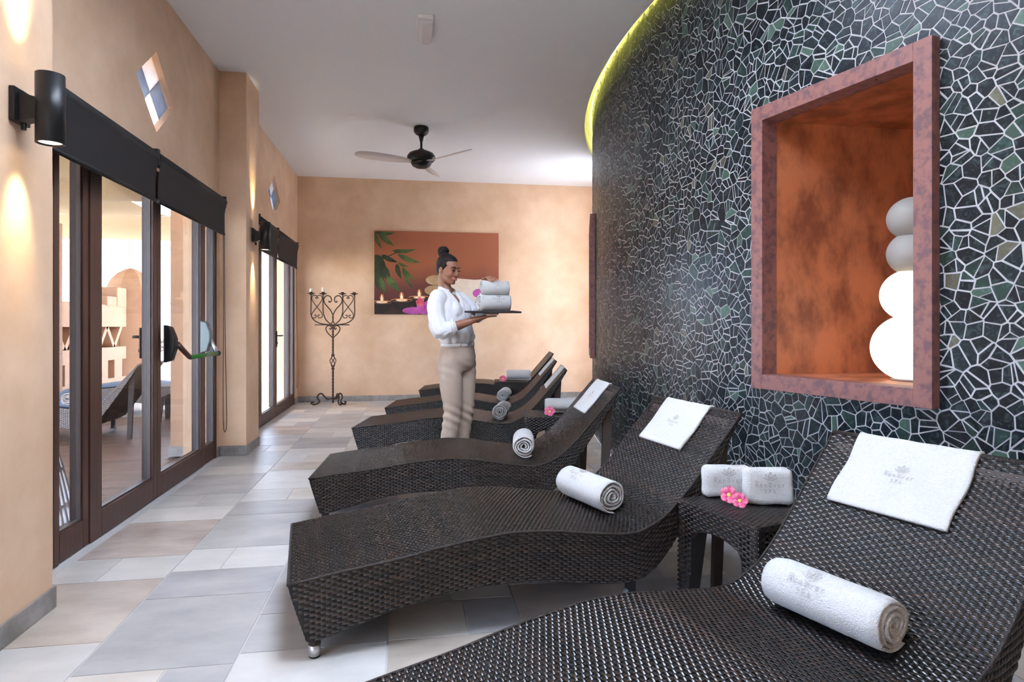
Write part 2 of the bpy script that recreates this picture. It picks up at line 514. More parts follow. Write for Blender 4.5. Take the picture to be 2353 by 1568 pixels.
# skirting tiles
def skirting(name, segs, lab):
    e = empty(name); tag(e, lab, 'skirting', kind='structure')
    for (ax, ay, bx, by) in segs:
        L = math.hypot(bx - ax, by - ay); n = max(1, round(L / 0.6))
        ang = math.atan2(by - ay, bx - ax)
        for i in range(n):
            l = L / n
            o = MB().box(0.001, l - 0.002, 0.0, 0.012, 0, 0.085).build('skirting_tile', M_base, e, bevel=0.002,
                loc=(ax + math.cos(ang) * l * i, ay + math.sin(ang) * l * i, 0), rz=ang)
XP = XL + 0.225
skirting('baseboard_left', [(XP, 2.83, XP, 2.35), (XL, 5.90, XL, D1[1] + 0.02), (XP + 0.012, 5.90, XL, 5.90), (XP, 6.37, XP, 5.90), (XL, D2[0], XL, 6.38), (XL, YB, XL, D2[1] + 0.01)],
         'dark slate skirting tiles along the window wall and pilasters')
skirting('baseboard_back', [(4.5, YB, XL, YB)], 'grey slate skirting tiles along the end wall')
for o in bpy.data.objects:
    pass

# --- curved mosaic wall
def wpt(s, z, off=0.0):
    """s: arc length from the wall's crown (y = CCY); off: towards the room"""
    a = s / RC
    return Vector((CCX - (RC + off) * math.cos(a), CCY + (RC + off) * math.sin(a), z))
def s_of_y(y):
    return RC * math.asin((y - CCY) / RC)
NICHES = []     # (s0, s1, z0, z1) outer frame
NZ0, NZ1 = 0.805, 2.315
NICHES.append((s_of_y(2.247), s_of_y(3.19), NZ0, NZ1))
NICHES.append((s_of_y(6.36), s_of_y(7.31), NZ0, NZ1))
FW = 0.078
S0, S1 = s_of_y(YF - 0.1), s_of_y(9.05)
SEND = s_of_y(8.05)       # only a lintel past here: unseen opening added to light the far end
ZDRUM = 6.5  # carried up above the roof, out of view, to block the sun
cuts = sorted(set([SEND] + [S0 + (S1 - S0) * i / 60 for i in range(61)] + [v for n in NICHES for v in (n[0] + FW, n[1] - FW)]))
m = MB()
for a, b in zip(cuts[:-1], cuts[1:]):
    mid = (a + b) / 2
    zz = [(0, ZDRUM)] if mid < SEND else [(3.2, ZDRUM)]
    for n in NICHES:
        if n[0] + FW - 1e-6 < mid < n[1] - FW + 1e-6:
            zz = [(0, n[2] + FW), (n[3] - FW, ZDRUM)]
    for z0, z1 in zz:
        m.add([wpt(a, z0), wpt(b, z0), wpt(b, z1), wpt(a, z1)], [(0, 3, 2, 1)])
wall_right = tag(m.build('wall_right', M_mgrout), 'curved wall clad in dark green broken stone mosaic with pale joints', 'wall', kind='structure')

def stone_mat():
    m_, nt, p = new_mat('serpentine_stone')
    p.inputs['Roughness'].default_value = 0.32
    p.inputs['Specular IOR Level'].default_value = 0.32
    at = nt.nodes.new('ShaderNodeAttribute'); at.attribute_name = 'tint'
    tc = nt.nodes.new('ShaderNodeTexCoord')
    n = nt.nodes.new('ShaderNodeTexNoise'); n.inputs['Scale'].default_value = 38; n.inputs['Detail'].default_value = 6; n.inputs['Distortion'].default_value = 1.2
    nt.links.new(tc.outputs['Object'], n.inputs['Vector'])
    r = nt.nodes.new('ShaderNodeValToRGB')
    r.color_ramp.elements[0].position = 0.50; r.color_ramp.elements[0].color = (0, 0, 0, 1)
    r.color_ramp.elements[1].position = 0.72; r.color_ramp.elements[1].color = (0.040, 0.065, 0.062, 1)
    nt.links.new(n.outputs['Fac'], r.inputs['Fac'])
    mx = nt.nodes.new('ShaderNodeMix'); mx.data_type = 'RGBA'; mx.blend_type = 'ADD'; mx.inputs[0].default_value = 1
    nt.links.new(at.outputs['Color'], mx.inputs[6]); nt.links.new(r.outputs['Color'], mx.inputs[7])
    nt.links.new(mx.outputs[2], p.inputs['Base Color'])
    return m_
M_stone = stone_mat()

def clip(poly, nx, ny, d):
    out = []
    k = len(poly)
    for i in range(k):
        ax, ay = poly[i]; bx, by = poly[(i + 1) % k]
        da = ax * nx + ay * ny - d; db = bx * nx + by * ny - d
        if da <= 0: out.append((ax, ay))
        if (da < 0 < db) or (db < 0 < da):
            t = da / (da - db); out.append((ax + (bx - ax) * t, ay + (by - ay) * t))
    return out
def inset(poly, g):
    n = len(poly); A = sum(poly[i][0] * poly[(i + 1) % n][1] - poly[(i + 1) % n][0] * poly[i][1] for i in range(n))
    if A < 0: poly = poly[::-1]
    res = list(poly)
    for i in range(n):
        ax, ay = poly[i]; bx, by = poly[(i + 1) % n]
        L = math.hypot(bx - ax, by - ay)
        if L < 1e-7: continue
        nx, ny = (by - ay) / L, -(bx - ax) / L
        res = clip(res, nx, ny, nx * ax + ny * ay - g)
        if len(res) < 3: return None
    return res
def area(p):
    return abs(sum(p[i][0] * p[(i + 1) % len(p)][1] - p[(i + 1) % len(p)][0] * p[i][1] for i in range(len(p)))) / 2
def mosaic():
    R = random.Random(5)
    cell = 0.058
    s0, s1 = s_of_y(0.9), s_of_y(9.0)
    nx, nz = int((s1 - s0) / cell), int((ZC + 0.1) / cell)
    grid = {}
    for i in range(-2, nx + 3):
        for j in range(-2, nz + 3):
            for _ in range(R.choice([1, 1, 1, 0, 2])):
                grid.setdefault((i, j), []).append((s0 + (i + R.random()) * cell, (j + R.random()) * cell))
    polys = []
    for (i, j), pts_ in grid.items():
        if not (0 <= i < nx and 0 <= j < nz): continue
        near = [q for di in range(-2, 3) for dj in range(-2, 3) for q in grid.get((i + di, j + dj), [])]
        for p in pts_:
            r = 0.16
            poly = [(p[0] - r, p[1] - r), (p[0] + r, p[1] - r), (p[0] + r, p[1] + r), (p[0] - r, p[1] + r)]
            for q in sorted(near, key=lambda q: (q[0] - p[0]) ** 2 + (q[1] - p[1]) ** 2)[1:17]:
                dx, dy = q[0] - p[0], q[1] - p[1]
                poly = clip(poly, dx, dy, (q[0] ** 2 + q[1] ** 2 - p[0] ** 2 - p[1] ** 2) / 2)
                if len(poly) < 3: break
            if len(poly) < 3: continue
            A = area(poly)
            if A > 0.0026 and R.random() < 0.6:      # broken across once more
                cx = sum(a for a, b in poly) / len(poly); cy = sum(b for a, b in poly) / len(poly)
                th = R.random() * PI; n_ = (math.cos(th), math.sin(th)); d = n_[0] * cx + n_[1] * cy + R.uniform(-0.008, 0.008)
                polys += [clip(poly, n_[0], n_[1], d), clip(poly, -n_[0], -n_[1], -d)]
            else:
                polys.append(poly)
    res = []
    for p in polys:
        if len(p) < 3: continue
        p = inset(p, R.uniform(0.0018, 0.0040))
        if not p or area(p) < 0.00012: continue
        # drop near-duplicate corners
        q = [p[0]]
        for a in p[1:]:
            if math.hypot(a[0] - q[-1][0], a[1] - q[-1][1]) > 0.003: q.append(a)
        if len(q) < 3: continue
        cs = sum(a for a, b in q) / len(q); cz = sum(b for a, b in q) / len(q)
        if any(n[0] + FW * 0.45 < cs < n[1] - FW * 0.45 and n[2] + FW * 0.45 < cz < n[3] - FW * 0.45 for n in NICHES): continue
        if cs > SEND - 0.03 and cz < 3.25: continue
        if max(b for a, b in q) > ZC + 0.12 or min(b for a, b in q) < 0.0: continue
        res.append((q, cs, cz))
    return res
def stone_tint(R):
    x = R.random()
    if x < 0.60: c = (0.004, 0.007, 0.012)
    elif x < 0.86: c = (0.008, 0.015, 0.020)
    elif x < 0.955: c = (0.018, 0.038, 0.034)
    else: c = (0.060, 0.11, 0.085) if R.random() < 0.7 else (0.11, 0.105, 0.075)
    k = R.uniform(0.75, 1.3)
    return (c[0] * k, c[1] * k, c[2] * k, 1)
def stone_geo(q, R, h):
    n = len(q)
    cs = sum(a for a, b in q) / n; cz = sum(b for a, b in q) / n
    tl, tt = R.uniform(-0.0005, 0.0005), R.uniform(-0.0005, 0.0005)
    base = [wpt(a, b, 0.0) for a, b in q]
    top = [wpt(cs + (a - cs) * 0.985, cz + (b - cz) * 0.985, h + (a - cs) * tl * 20 + (b - cz) * tt * 20) for a, b in q]
    # faces wound to look into the room
    return base + top, [tuple(range(n, 2 * n))[::-1]] + [(i, n + i, n + (i + 1) % n, (i + 1) % n) for i in range(n)]
stones = mosaic()
camF = Vector((math.sin(TH), math.cos(TH), 0)); camR = Vector((math.cos(TH), -math.sin(TH), 0))
def screen_size(q, cs, cz):
    c = wpt(cs, cz); d = c.dot(camF)
    if d < 0.3: return 0
    px = CX + FPX * c.dot(camR) / d; py = HY - FPX * (c.z - CAMH) / d
    if not (0 < px < IMW and 0 < py < 1150): return 0
    nrm = (Vector((CCX, CCY, 0)) - Vector((c.x, c.y, 0))).normalized()
    v = (c - cam.location).normalized()
    return area(q) * max(0.0, v.dot(nrm)) / d ** 2
order = sorted(range(len(stones)), key=lambda i: -screen_size(*stones[i]))
single = set(order[:300])
RS = random.Random(9)
fv, ff, fc = [], [], []
for i, (q, cs, cz) in enumerate(stones):
    h = RS.uniform(0.0010, 0.0024); c = stone_tint(RS)
    vs_, fs = stone_geo(q, RS, h)
    if i in single:
        me = bpy.data.meshes.new('mosaic_stone'); me.from_pydata(vs_, [], fs); me.materials.append(M_stone)
        a = me.color_attributes.new('tint', 'FLOAT_COLOR', 'POINT'); a.data.foreach_set('color', np.tile(np.array(c, dtype=np.float32), len(vs_)))
        link(bpy.data.objects.new('mosaic_stone', me), wall_right)
    else:
        b = len(fv); fv += vs_; fc += [c] * len(vs_); ff += [tuple(b + k for k in f) for f in fs]
me = bpy.data.meshes.new('mosaic_field'); me.from_pydata(fv, [], ff); me.materials.append(M_stone)
a = me.color_attributes.new('tint', 'FLOAT_COLOR', 'POINT'); a.data.foreach_set('color', np.array(fc, dtype=np.float32).ravel())
tag(link(bpy.data.objects.new('mosaic_field', me), wall_right), kind='stuff')

# --- niches in the mosaic wall
def niche(n, label, deep):
    s0, s1, z0, z1 = n
    A, B = wpt(s0, 0), wpt(s1, 0)            # near and far jamb on the wall
    u = (B - A); L = u.length; u.normalize()
    nrm = Vector((u.y, -u.x, 0))             # into the wall
    if nrm.x < 0: nrm = -nrm
    r = empty('wall_niche', A); tag(r, label, 'niche')
    def P(a, z, w): return u * a + nrm * w + Vector((0, 0, z))
    # frame: four bars standing proud of the stones
    pr, bk = -0.050, 0.06
    for nm, (a0, a1, q0, q1) in {'side': (0, FW, z0, z1), 'side2': (L - FW, L, z0, z1), 'top': (FW, L - FW, z1 - FW, z1), 'sill': (FW, L - FW, z0, z0 + FW)}.items():
        mb = MB().hexa([P(a0, q0, pr), P(a1, q0, pr), P(a1, q0, bk), P(a0, q0, bk), P(a0, q1, pr), P(a1, q1, pr), P(a1, q1, bk), P(a0, q1, bk)])
        mb.build('frame_bar', M_frame, r, bevel=0.002)
    # lining: far jamb runs straight in along x, so it shows as the coppery wall
    i0, i1, q0, q1 = FW, L - FW, z0 + FW, z1 - FW
    nb = u * i0 + nrm * 0.055; fb = u * i1 + nrm * 0.055
    nb2 = nb + Vector((deep, 0.30 * deep, 0)) ; fb2 = fb + Vector((deep, -0.02 * deep, 0))
    if (fb2 - nb2).dot(u) < 0.2: nb2 = nb + Vector((deep, -0.02 * deep, 0))
    def V(p, z): return (p.x, p.y, z)
    MB().add([V(fb, q0), V(fb2, q0), V(fb2, q1), V(fb, q1)], [(0, 1, 2, 3)]).build('far_lining', M_copper, r)
    MB().add([V(nb, q0), V(nb2, q0), V(nb2, q1), V(nb, q1)], [(0, 3, 2, 1)]).build('near_lining', M_copper, r)
    MB().add([V(nb2, q0), V(fb2, q0), V(fb2, q1), V(nb2, q1)], [(0, 3, 2, 1)]).build('back_lining', M_copper, r)
    MB().add([V(nb, q0), V(nb2, q0), V(fb2, q0), V(fb, q0)], [(0, 1, 2, 3)]).build('shelf', M_copper, r)
    MB().add([V(nb, q1), V(nb2, q1), V(fb2, q1), V(fb, q1)], [(0, 3, 2, 1)]).build('soffit', M_copper, r)
    return r
niche(NICHES[0], 'large rust framed niche with copper lining holding the globe lamp', 1.05)
niche(NICHES[1], 'far rust framed niche seen edge on at the turn of the wall', 0.8)

# unseen opal screen added to bring daylight to the end wall and ceiling
a_, b_ = wpt(SEND, 0), Vector((3.35, YB, 0))
c_ = b_.copy(); b_ = a_.lerp(c_, 0.60)
tag(MB().add([b_, c_, c_ + Vector((0, 0, ZC)), b_ + Vector((0, 0, ZC))], [(0, 1, 2, 3)]).build('added_return', M_plaster), 'short plastered return between the opal screen and end wall', 'wall', kind='structure')  # unseen return added so the screen does not overlight the end wall
gl_ = empty('window_3', (0, 0, 0)); tag(gl_, 'added opal screen lighting the far end, unseen behind the mosaic wall', 'window', kind='structure')
MB().add([a_, b_, b_ + Vector((0, 0, ZC)), a_ + Vector((0, 0, ZC))], [(0, 1, 2, 3)]).build('pane', opal('added_screen_opal', (0.235, 0.25, 0.27)), gl_)

# --- globe lamp in the near niche
lamp = empty('globe_lamp', (2.335, 2.63, NZ0 + FW))
tag(lamp, 'table lamp of four stacked opal globes, the lower two glowing', 'lamp')
for (zc, r, mt, dx, dy) in [(0.155, 0.172, M_globe_on, 0, 0), (0.403, 0.133, M_globe_on, 0, 0), (0.600, 0.112, M_globe, 0.01, 0.0), (0.765, 0.108, M_globe, 0.005, 0)]:
    o = MB().ball((dx, dy, zc), (r, r, r * 0.93), 40, 24).build('globe', mt, lamp)
MB().lathe([(0.05, 0.0), (0.085, 0.0), (0.085, 0.008), (0.03, 0.012)], 24).build('base', M_globe, lamp)

# ------------------------------------------------------------------ glazed doors
def glazed_door(name, Y0, label, hardware):
    """sidelight | leaf | leaf | sidelight, the layout of both openings (offsets from Y0)"""
    r = empty(name, (XL, Y0, 0)); tag(r, label, 'door', kind='structure')
    W = 2.545; H = DTOP; T0, T1 = -0.075, 0.0
    fr = MB()
    fr.box(T0, T1 + 0.004, 0, 0.04, 0, H).box(T0, T1 + 0.004, W - 0.03, W, 0, H).box(T0, T1 + 0.004, 0.04, W - 0.03, H - 0.07, H)
    fr.build('frame', M_wood, r, bevel=0.003)
    for (a, b, ga, gb, nm) in [(0.04, 0.335, 0.058, 0.278, 'sidelight'), (0.34, 1.225, 0.468, 1.162, 'leaf'), (1.23, 2.18, 1.293, 2.116, 'leaf'), (2.185, W - 0.03, 2.247, 2.495, 'sidelight')]:
        z0, z1 = 0.145, H - 0.10
        mb = MB()
        off = 0.006 if nm == 'leaf' else 0.0
        mb.box(T0 + 0.01, T1 + off, a, ga, 0.004, H - 0.07).box(T0 + 0.01, T1 + off, gb, b, 0.004, H - 0.07)
        mb.box(T0 + 0.01, T1 + off, ga, gb, 0.004, z0).box(T0 + 0.01, T1 + off, ga, gb, z1, H - 0.07)
        lf = mb.build(nm, M_wood, r, bevel=0.003)
        g = MB()
        for (p, q, s, t) in [(ga, ga + 0.008, z0, z1), (gb - 0.008, gb, z0, z1), (ga + 0.008, gb - 0.008, z0, z0 + 0.008), (ga + 0.008, gb - 0.008, z1 - 0.008, z1)]:
            g.box(-0.050, -0.010, p, q, s, t)
        g.build('gasket', M_bead, lf)
        MB().box(-0.036, -0.030, ga + 0.004, gb - 0.004, z0 + 0.004, z1 - 0.004).build('pane', M_dimmed if name == 'added_door' else M_mid if name == 'door_2' else M_glass, lf)
    return r
door0 = glazed_door('added_door', D0[0], 'unseen glazed door beside the camera, added for daylight', False)  # unseen door added to let in more daylight near the camera
door1 = glazed_door('door_1', D1[0], 'near glazed door set in dark wood with a green push bar', True)
door2 = glazed_door('door_2', D2[0], 'far glazed door set in dark wood beside the candle stand', False)

# push bar on the second leaf of the near door
pb = empty('push_bar', (XL, 0, 0)); tag(pb, 'green panic push bar with two dark end cases on near door', 'push bar')
def case(y, z, s):
    prof = [(0.0, -0.13), (0.05, -0.115), (0.075, -0.03), (0.075, 0.035), (0.045, 0.115), (0.0, 0.13)]
    mb = MB(); mb.prism(prof, lambda a, b: (a + 0.006, y - 0.034, z + b), lambda a, b: (a + 0.006, y + 0.034, z + b))
    return mb
case(4.63, 1.02, 1).build('end_case', M_black, pb, bevel=0.008)
case(5.40, 1.055, 1).build('end_case', M_hardware, pb, bevel=0.008)
MB().tube([(0.072, 4.66, 1.02), (0.105, 4.70, 0.965), (0.125, 4.745, 0.925), (0.125, 4.765, 0.918)], [0.020, 0.018, 0.017, 0.016], 10).build('arm', M_wood, pb)
MB().tube([(0.072, 5.40, 1.03), (0.105, 5.40, 0.965), (0.125, 5.40, 0.925)], [0.016, 0.015, 0.016], 10).build('arm', M_steel, pb)
MB().tube([(0.125, 4.765, 0.920), (0.125, 5.40, 0.922)], 0.016, 12).build('bar', M_green, pb)
MB().tube([(0.125, 5.39, 0.922), (0.125, 5.425, 0.922)], 0.022, 12).build('bar_end', M_black, pb)
MB().box(0.077, 0.079, 4.615, 4.645, 1.02, 1.06).build('maker_sticker', mat('purple_sticker', (0.25, 0.2, 0.6), rough=0.4), pb)
# lever handles outside on near door, inside on far door
def lever(name, y, z, lab, x=0.008, sgn=1):
    r = empty(name, (XL, y, z)); tag(r, lab, 'handle')
    MB().box(x, x + sgn * 0.008, -0.018, 0.018, -0.14, 0.06).build('plate', M_black, r, bevel=0.002)
    MB().tube([(x, 0, 0), (x + sgn * 0.05, 0, 0), (x + sgn * 0.055, 0.02, 0), (x + sgn * 0.055, 0.11, 0)], 0.009, 8).build('lever', M_black, r)
    MB().tube([(x, 0, -0.09), (x + sgn * 0.016, 0, -0.09)], 0.011, 10).build('keyhole', M_black, r)
lever('door_handle', D2[0] + 1.26, 1.02, 'black lever handle on the far glazed door')
lever('door_handle', D1[0] + 1.195, 1.07, 'small lever handle outside the near glazed door', x=-0.078, sgn=-1)

# ------------------------------------------------------------------ roller blinds
def blind(y0, y1, ztop, drop, lab, chain_y=None, clen=1.0):
    r = empty('roller_blind', (XL + 0.10, y0, ztop)); tag(r, lab, 'blind', 'roller blinds above the glazed doors')
    w = y1 - y0
    MB().tube([(0, 0.0, -0.045), (0, w, -0.045)], 0.042, 18).build('roller', M_blind, r)
    mb = MB(); nz = 8
    prof = [(0.040, -0.045), (0.038, -0.07), (0.030, -0.11), (0.022, -0.16), (0.018, -drop)]
    vs_ = [(x, y, z) for x, z in prof for y in (0.012, w - 0.012)] + [(x - 0.002, y, z) for x, z in prof for y in (0.012, w - 0.012)]
    n = len(prof) * 2; fs = []
    for i in range(len(prof) - 1):
        fs += [(2 * i, 2 * i + 1, 2 * i + 3, 2 * i + 2), (n + 2 * i, n + 2 * i + 2, n + 2 * i + 3, n + 2 * i + 1)]
    mb.add(vs_, fs, True).build('cloth', M_blind, r)
    MB().tube([(0.017, 0.010, -drop), (0.017, w - 0.010, -drop)], 0.012, 10).build('bottom_bar', M_blind, r)
    for yy in (0.0, w):
        MB().box(-0.10, 0.035, yy - 0.005, yy + 0.005, -0.09, 0.005).build('bracket', M_black, r, bevel=0.004)
    if chain_y is not None:
        yy = chain_y - y0
        pts = [(0.0, yy - 0.012, -0.05), (0.004, yy - 0.018, -clen * 0.5), (0.01, yy - 0.05, -clen * 0.85), (0.012, yy - 0.045, -clen * 0.97), (0.012, yy, -clen),
               (0.012, yy + 0.045, -clen * 0.97), (0.01, yy + 0.045, -clen * 0.85), (0.004, yy + 0.022, -clen * 0.5), (0, yy + 0.018, -0.05)]
        MB().tube(catmull(pts, 8), 0.0032, 6).build('bead_chain', M_iron, r)
    return r
ZB = 2.225
blind(2.93, 4.17, ZB, 0.312, 'charcoal roller blind, nearest to the camera, partly behind the wall lamp')
blind(4.19, 5.62, ZB, 0.312, 'charcoal roller blind above the push bar leaf of near door', 5.665, 1.98)
blind(6.86, 7.80, 2.30, 0.36, 'charcoal roller blind behind the far wall lamp')
blind(7.82, 9.12, 2.30, 0.36, 'charcoal roller blind at the far end beside the candle stand', 9.165, 2.02)

# ------------------------------------------------------------------ diamond windows
def pane_mat(name, c, tr):
    m_ = bpy.data.materials.new(name); m_.use_nodes = True
    nt = m_.node_tree; nt.nodes.clear()
    o = nt.nodes.new('ShaderNodeOutputMaterial')
    t = nt.nodes.new('ShaderNodeBsdfTranslucent'); p = nt.nodes.new('ShaderNodeBsdfTransparent')
    tc = nt.nodes.new('ShaderNodeTexCoord'); n = nt.nodes.new('ShaderNodeTexNoise'); n.inputs['Scale'].default_value = 6; n.inputs['Detail'].default_value = 5; n.inputs['Distortion'].default_value = 1.5
    nt.links.new(tc.outputs['Object'], n.inputs['Vector'])
    r = nt.nodes.new('ShaderNodeValToRGB'); r.color_ramp.elements[0].position = 0.3; r.color_ramp.elements[1].position = 0.7
    r.color_ramp.elements[0].color = (c[0] * 0.75, c[1] * 0.78, c[2] * 0.85, 1); r.color_ramp.elements[1].color = (*c, 1)
    nt.links.new(n.outputs['Fac'], r.inputs['Fac'])
    nt.links.new(r.outputs['Color'], t.inputs['Color']); nt.links.new(r.outputs['Color'], p.inputs['Color'])
    mx = nt.nodes.new('ShaderNodeMixShader'); mx.inputs[0].default_value = tr
    nt.links.new(t.outputs[0], mx.inputs[1]); nt.links.new(p.outputs[0], mx.inputs[2]); nt.links.new(mx.outputs[0], o.inputs['Surface'])
    return m_
M_pane_w = pane_mat('milky_pane', (0.34, 0.35, 0.37), 0.12)
M_pane_b = pane_mat('blue_marbled_pane', (0.155, 0.18, 0.215), 0.10)
for k, (cy, cz, hy, hz) in enumerate(DIA):
    r = empty('window_%d' % (k + 1), (XL - 0.045, cy, cz)); tag(r, ('near' if k == 0 else 'far') + ' diamond window of four white and blue panes above a door', 'window', kind='structure')
    for (oy, oz, mt) in [(0, 0.5, M_pane_w), (0.5, 0, M_pane_b), (0, -0.5, M_pane_w), (-0.5, 0, M_pane_b)]:
        q = 0.485
        pts = [(oy * hy, oz * hz - q * hz), (oy * hy + q * hy, oz * hz), (oy * hy, oz * hz + q * hz), (oy * hy - q * hy, oz * hz)]
        MB().prism(pts, lambda a, b: (-0.004, a, b), lambda a, b: (0.004, a, b)).build('pane', mt, r)
    for sy, sz in ((1, 1), (1, -1)):
        MB().tube([(0, -hy / 2 * sy, -hz / 2 * sz), (0, hy / 2 * sy, hz / 2 * sz)], 0.006, 6).build('glazing_bar', M_white, r)

# ------------------------------------------------------------------ wall lamps
def sconce(x, y, z, lab, zr=0.128, rad=0.047):
    r = empty('wall_lamp', (x, y, z)); tag(r, lab, 'wall lamp', 'black up and down wall lamps')
    c = 0.112
    prof = [(rad * 0.80, -zr + 0.012), (rad * 0.86, -zr), (rad, -zr), (rad, zr), (rad * 0.86, zr), (rad * 0.80, zr - 0.012)]
    MB().lathe(prof, 32, c=(c, 0, 0)).build('shade', M_black, r)
    for sg in (-1, 1):
        MB().lathe([(0.0, sg * (zr - 0.006)), (rad * 0.79, sg * (zr - 0.006))], 24, c=(c, 0, 0)).build('lens', M_lampglow, r)
        ld = bpy.data.lights.new('wall_lamp_beam', 'SPOT'); ld.energy = 1.1; ld.color = (1.0, 0.80, 0.50); ld.spot_size = math.radians(42); ld.spot_blend = 1.0; ld.shadow_soft_size = 0.03
        lo = bpy.data.objects.new('beam', ld); lo.location = (c - 0.01, 0, sg * (zr + 0.01))
        lo.rotation_euler = (0, math.radians(20), 0) if sg < 0 else (0, PI - math.radians(21), 0)
        link(lo, r)
    MB().box(0, 0.02, -0.05, 0.05, -0.06, 0.065).build('wall_plate', M_black, r, bevel=0.003)
    MB().hexa([(0.015, -0.03, -0.055), (c - 0.03, -0.028, -0.04), (c - 0.03, 0.028, -0.04), (0.015, 0.03, -0.055), (0.015, -0.03, 0.05), (c - 0.03, -0.028, 0.035), (c - 0.03, 0.028, 0.035), (0.015, 0.03, 0.05)]).build('arm', M_black, r, bevel=0.003)
    MB().tube([(0.03, -0.012, -0.06), (0.03, -0.012, -0.085)], 0.009, 8).build('cable_gland', M_black, r)
    return r
sconce(XP, 2.585, 1.945, 'large black cylinder wall lamp on the nearest pilaster')
sconce(XP, 6.135, 1.975, 'small looking black cylinder wall lamp on the far pilaster')

# ------------------------------------------------------------------ ceiling fan and emergency light
fan = empty('ceiling_fan', (0.136, 7.195, ZC), -TH); tag(fan, 'ceiling fan with black motor and three pale blades', 'fan')
MB().lathe([(0.0, 0.0), (0.078, -0.002), (0.085, -0.02), (0.082, -0.06), (0.06, -0.085), (0.04, -0.095)], 32).build('ceiling_cup', M_black, fan)
MB().lathe([(0.036, -0.085), (0.030, -0.11), (0.018, -0.16), (0.013, -0.17), (0.013, -0.245), (0.030, -0.25), (0.034, -0.275)], 24).build('stem', M_black, fan)
MB().lathe([(0.03, -0.268), (0.08, -0.275), (0.135, -0.30), (0.158, -0.335), (0.157, -0.36), (0.140, -0.385), (0.11, -0.395)], 40).build('motor', M_black, fan)
MB().lathe([(0.118, -0.392), (0.118, -0.405), (0.10, -0.44), (0.06, -0.462), (0.0, -0.468)], 40).build('lower_cap', M_black, fan)
for ang in (-38, 82, 202):
    mb = MB(); vs_, fs = [], []
    st = [(0.10, 0.028), (0.16, 0.040), (0.24, 0.058), (0.36, 0.070), (0.50, 0.074), (0.62, 0.070), (0.69, 0.056), (0.735, 0.024)]
    for i, (x, w) in enumerate(st):
        c = 0.012 * math.sin(x * 3)
        z = -0.40 + 0.03 * (x - 0.1)
        for sy in (-1, 1):
            for t in (0, 0.005):
                vs_.append((x, c + sy * w, z + sy * w * 0.30 + t))
    for i in range(len(st) - 1):
        a = 4 * i; b = a + 4
        fs += [(a + 1, a + 3, b + 3, b + 1), (a, b, b + 2, a + 2), (a, a + 1, b + 1, b), (a + 2, b + 2, b + 3, a + 3)]
    fs += [(0, 2, 3, 1), (len(vs_) - 4, len(vs_) - 3, len(vs_) - 1, len(vs_) - 2)]
    o = mb.add(vs_, fs, True).build('blade', M_blade, fan, rz=math.radians(ang))
    MB().box(0.09, 0.17, -0.025, 0.025, -0.402, -0.396).build('blade_iron', M_blade, o)
em = empty('emergency_light', (0.118, 4.77, ZC)); tag(em, 'small white emergency light fixed to the ceiling', 'light')
MB().box(-0.058, 0.058, -0.185, 0.185, -0.03, 0).build('body', M_white, em, bevel=0.006)
mb = MB(); pr = [(-0.055, -0.03), (-0.05, -0.05), (-0.02, -0.062), (0.02, -0.062), (0.05, -0.05), (0.055, -0.03)]
mb.prism(pr, lambda a, b: (a, -0.15, b), lambda a, b: (a, 0.182, b)); mb.build('diffuser', mat('ribbed_diffuser', (0.80, 0.80, 0.82), (0.66, 0.66, 0.70), scale=3, stretch=(60, 0.1, 1), rough=0.3), em, bevel=0.003)

# ------------------------------------------------------------------ wicker loungers
LHW = 0.345
_tp = catmull([(0, 0.271, 0), (0.18, 0.295, 0), (0.37, 0.316, 0), (0.53, 0.341, 0), (0.725, 0.362, 0), (0.81, 0.365, 0), (0.945, 0.357, 0), (1.08, 0.336, 0), (1.20, 0.319, 0), (1.28, 0.312, 0), (1.345, 0.319, 0), (1.42, 0.350, 0), (1.47, 0.382, 0), (1.555, 0.461, 0), (1.655, 0.575, 0), (1.822, 0.768, 0)], 8)
_bt = catmull([(0, 0.262, 0), (0.006, 0.235, 0), (0.03, 0.155, 0), (0.048, 0.10, 0), (0.058, 0.068, 0)], 6)[:-1] + \
      catmull([(0.058, 0.068, 0), (0.10, 0.068, 0), (0.24, 0.102, 0), (0.37, 0.138, 0), (0.52, 0.164, 0), (0.73, 0.175, 0), (0.985, 0.153, 0), (1.14, 0.127, 0), (1.27, 0.116, 0), (1.365, 0.132, 0), (1.45, 0.20, 0), (1.55, 0.33, 0), (1.65, 0.475, 0), (1.76, 0.645, 0), (1.822, 0.748, 0)], 6)
TPX = np.array([p.x for p in _tp]); TPZ = np.array([p.y for p in _tp])
BTX = np.array([p.x for p in _bt]); BTZ = np.array([p.y for p in _bt])
TPS = np.concatenate([[0], np.cumsum(np.hypot(np.diff(TPX), np.diff(TPZ)))])
LTOT = TPS[-1]
def top_at(s):
    return np.interp(s, TPS, TPX), np.interp(s, TPS, TPZ)
def top_nrm(s):
    x1, z1 = top_at(s + 0.01); x0, z0 = top_at(s - 0.01)
    dx, dz = x1 - x0, z1 - z0
    L = np.hypot(dx, dz) + 1e-9
    return -dz / L, dx / L
def s_at_x(x): return float(np.interp(x, TPX, TPS))
TT, SS = np.meshgrid(np.linspace(-1, 1, 5), np.linspace(-1, 1, 4), indexing='ij')
QUADS = np.array([(i * 4 + j, (i + 1) * 4 + j, (i + 1) * 4 + j + 1, i * 4 + j + 1) for i in range(4) for j in range(3)])
def bead_height(h):
    return h * (0.15 + 0.85 * (1 - TT ** 2)) * np.sqrt(np.clip(1.0 - 0.88 * SS ** 2, 0, 1)) - 0.0015
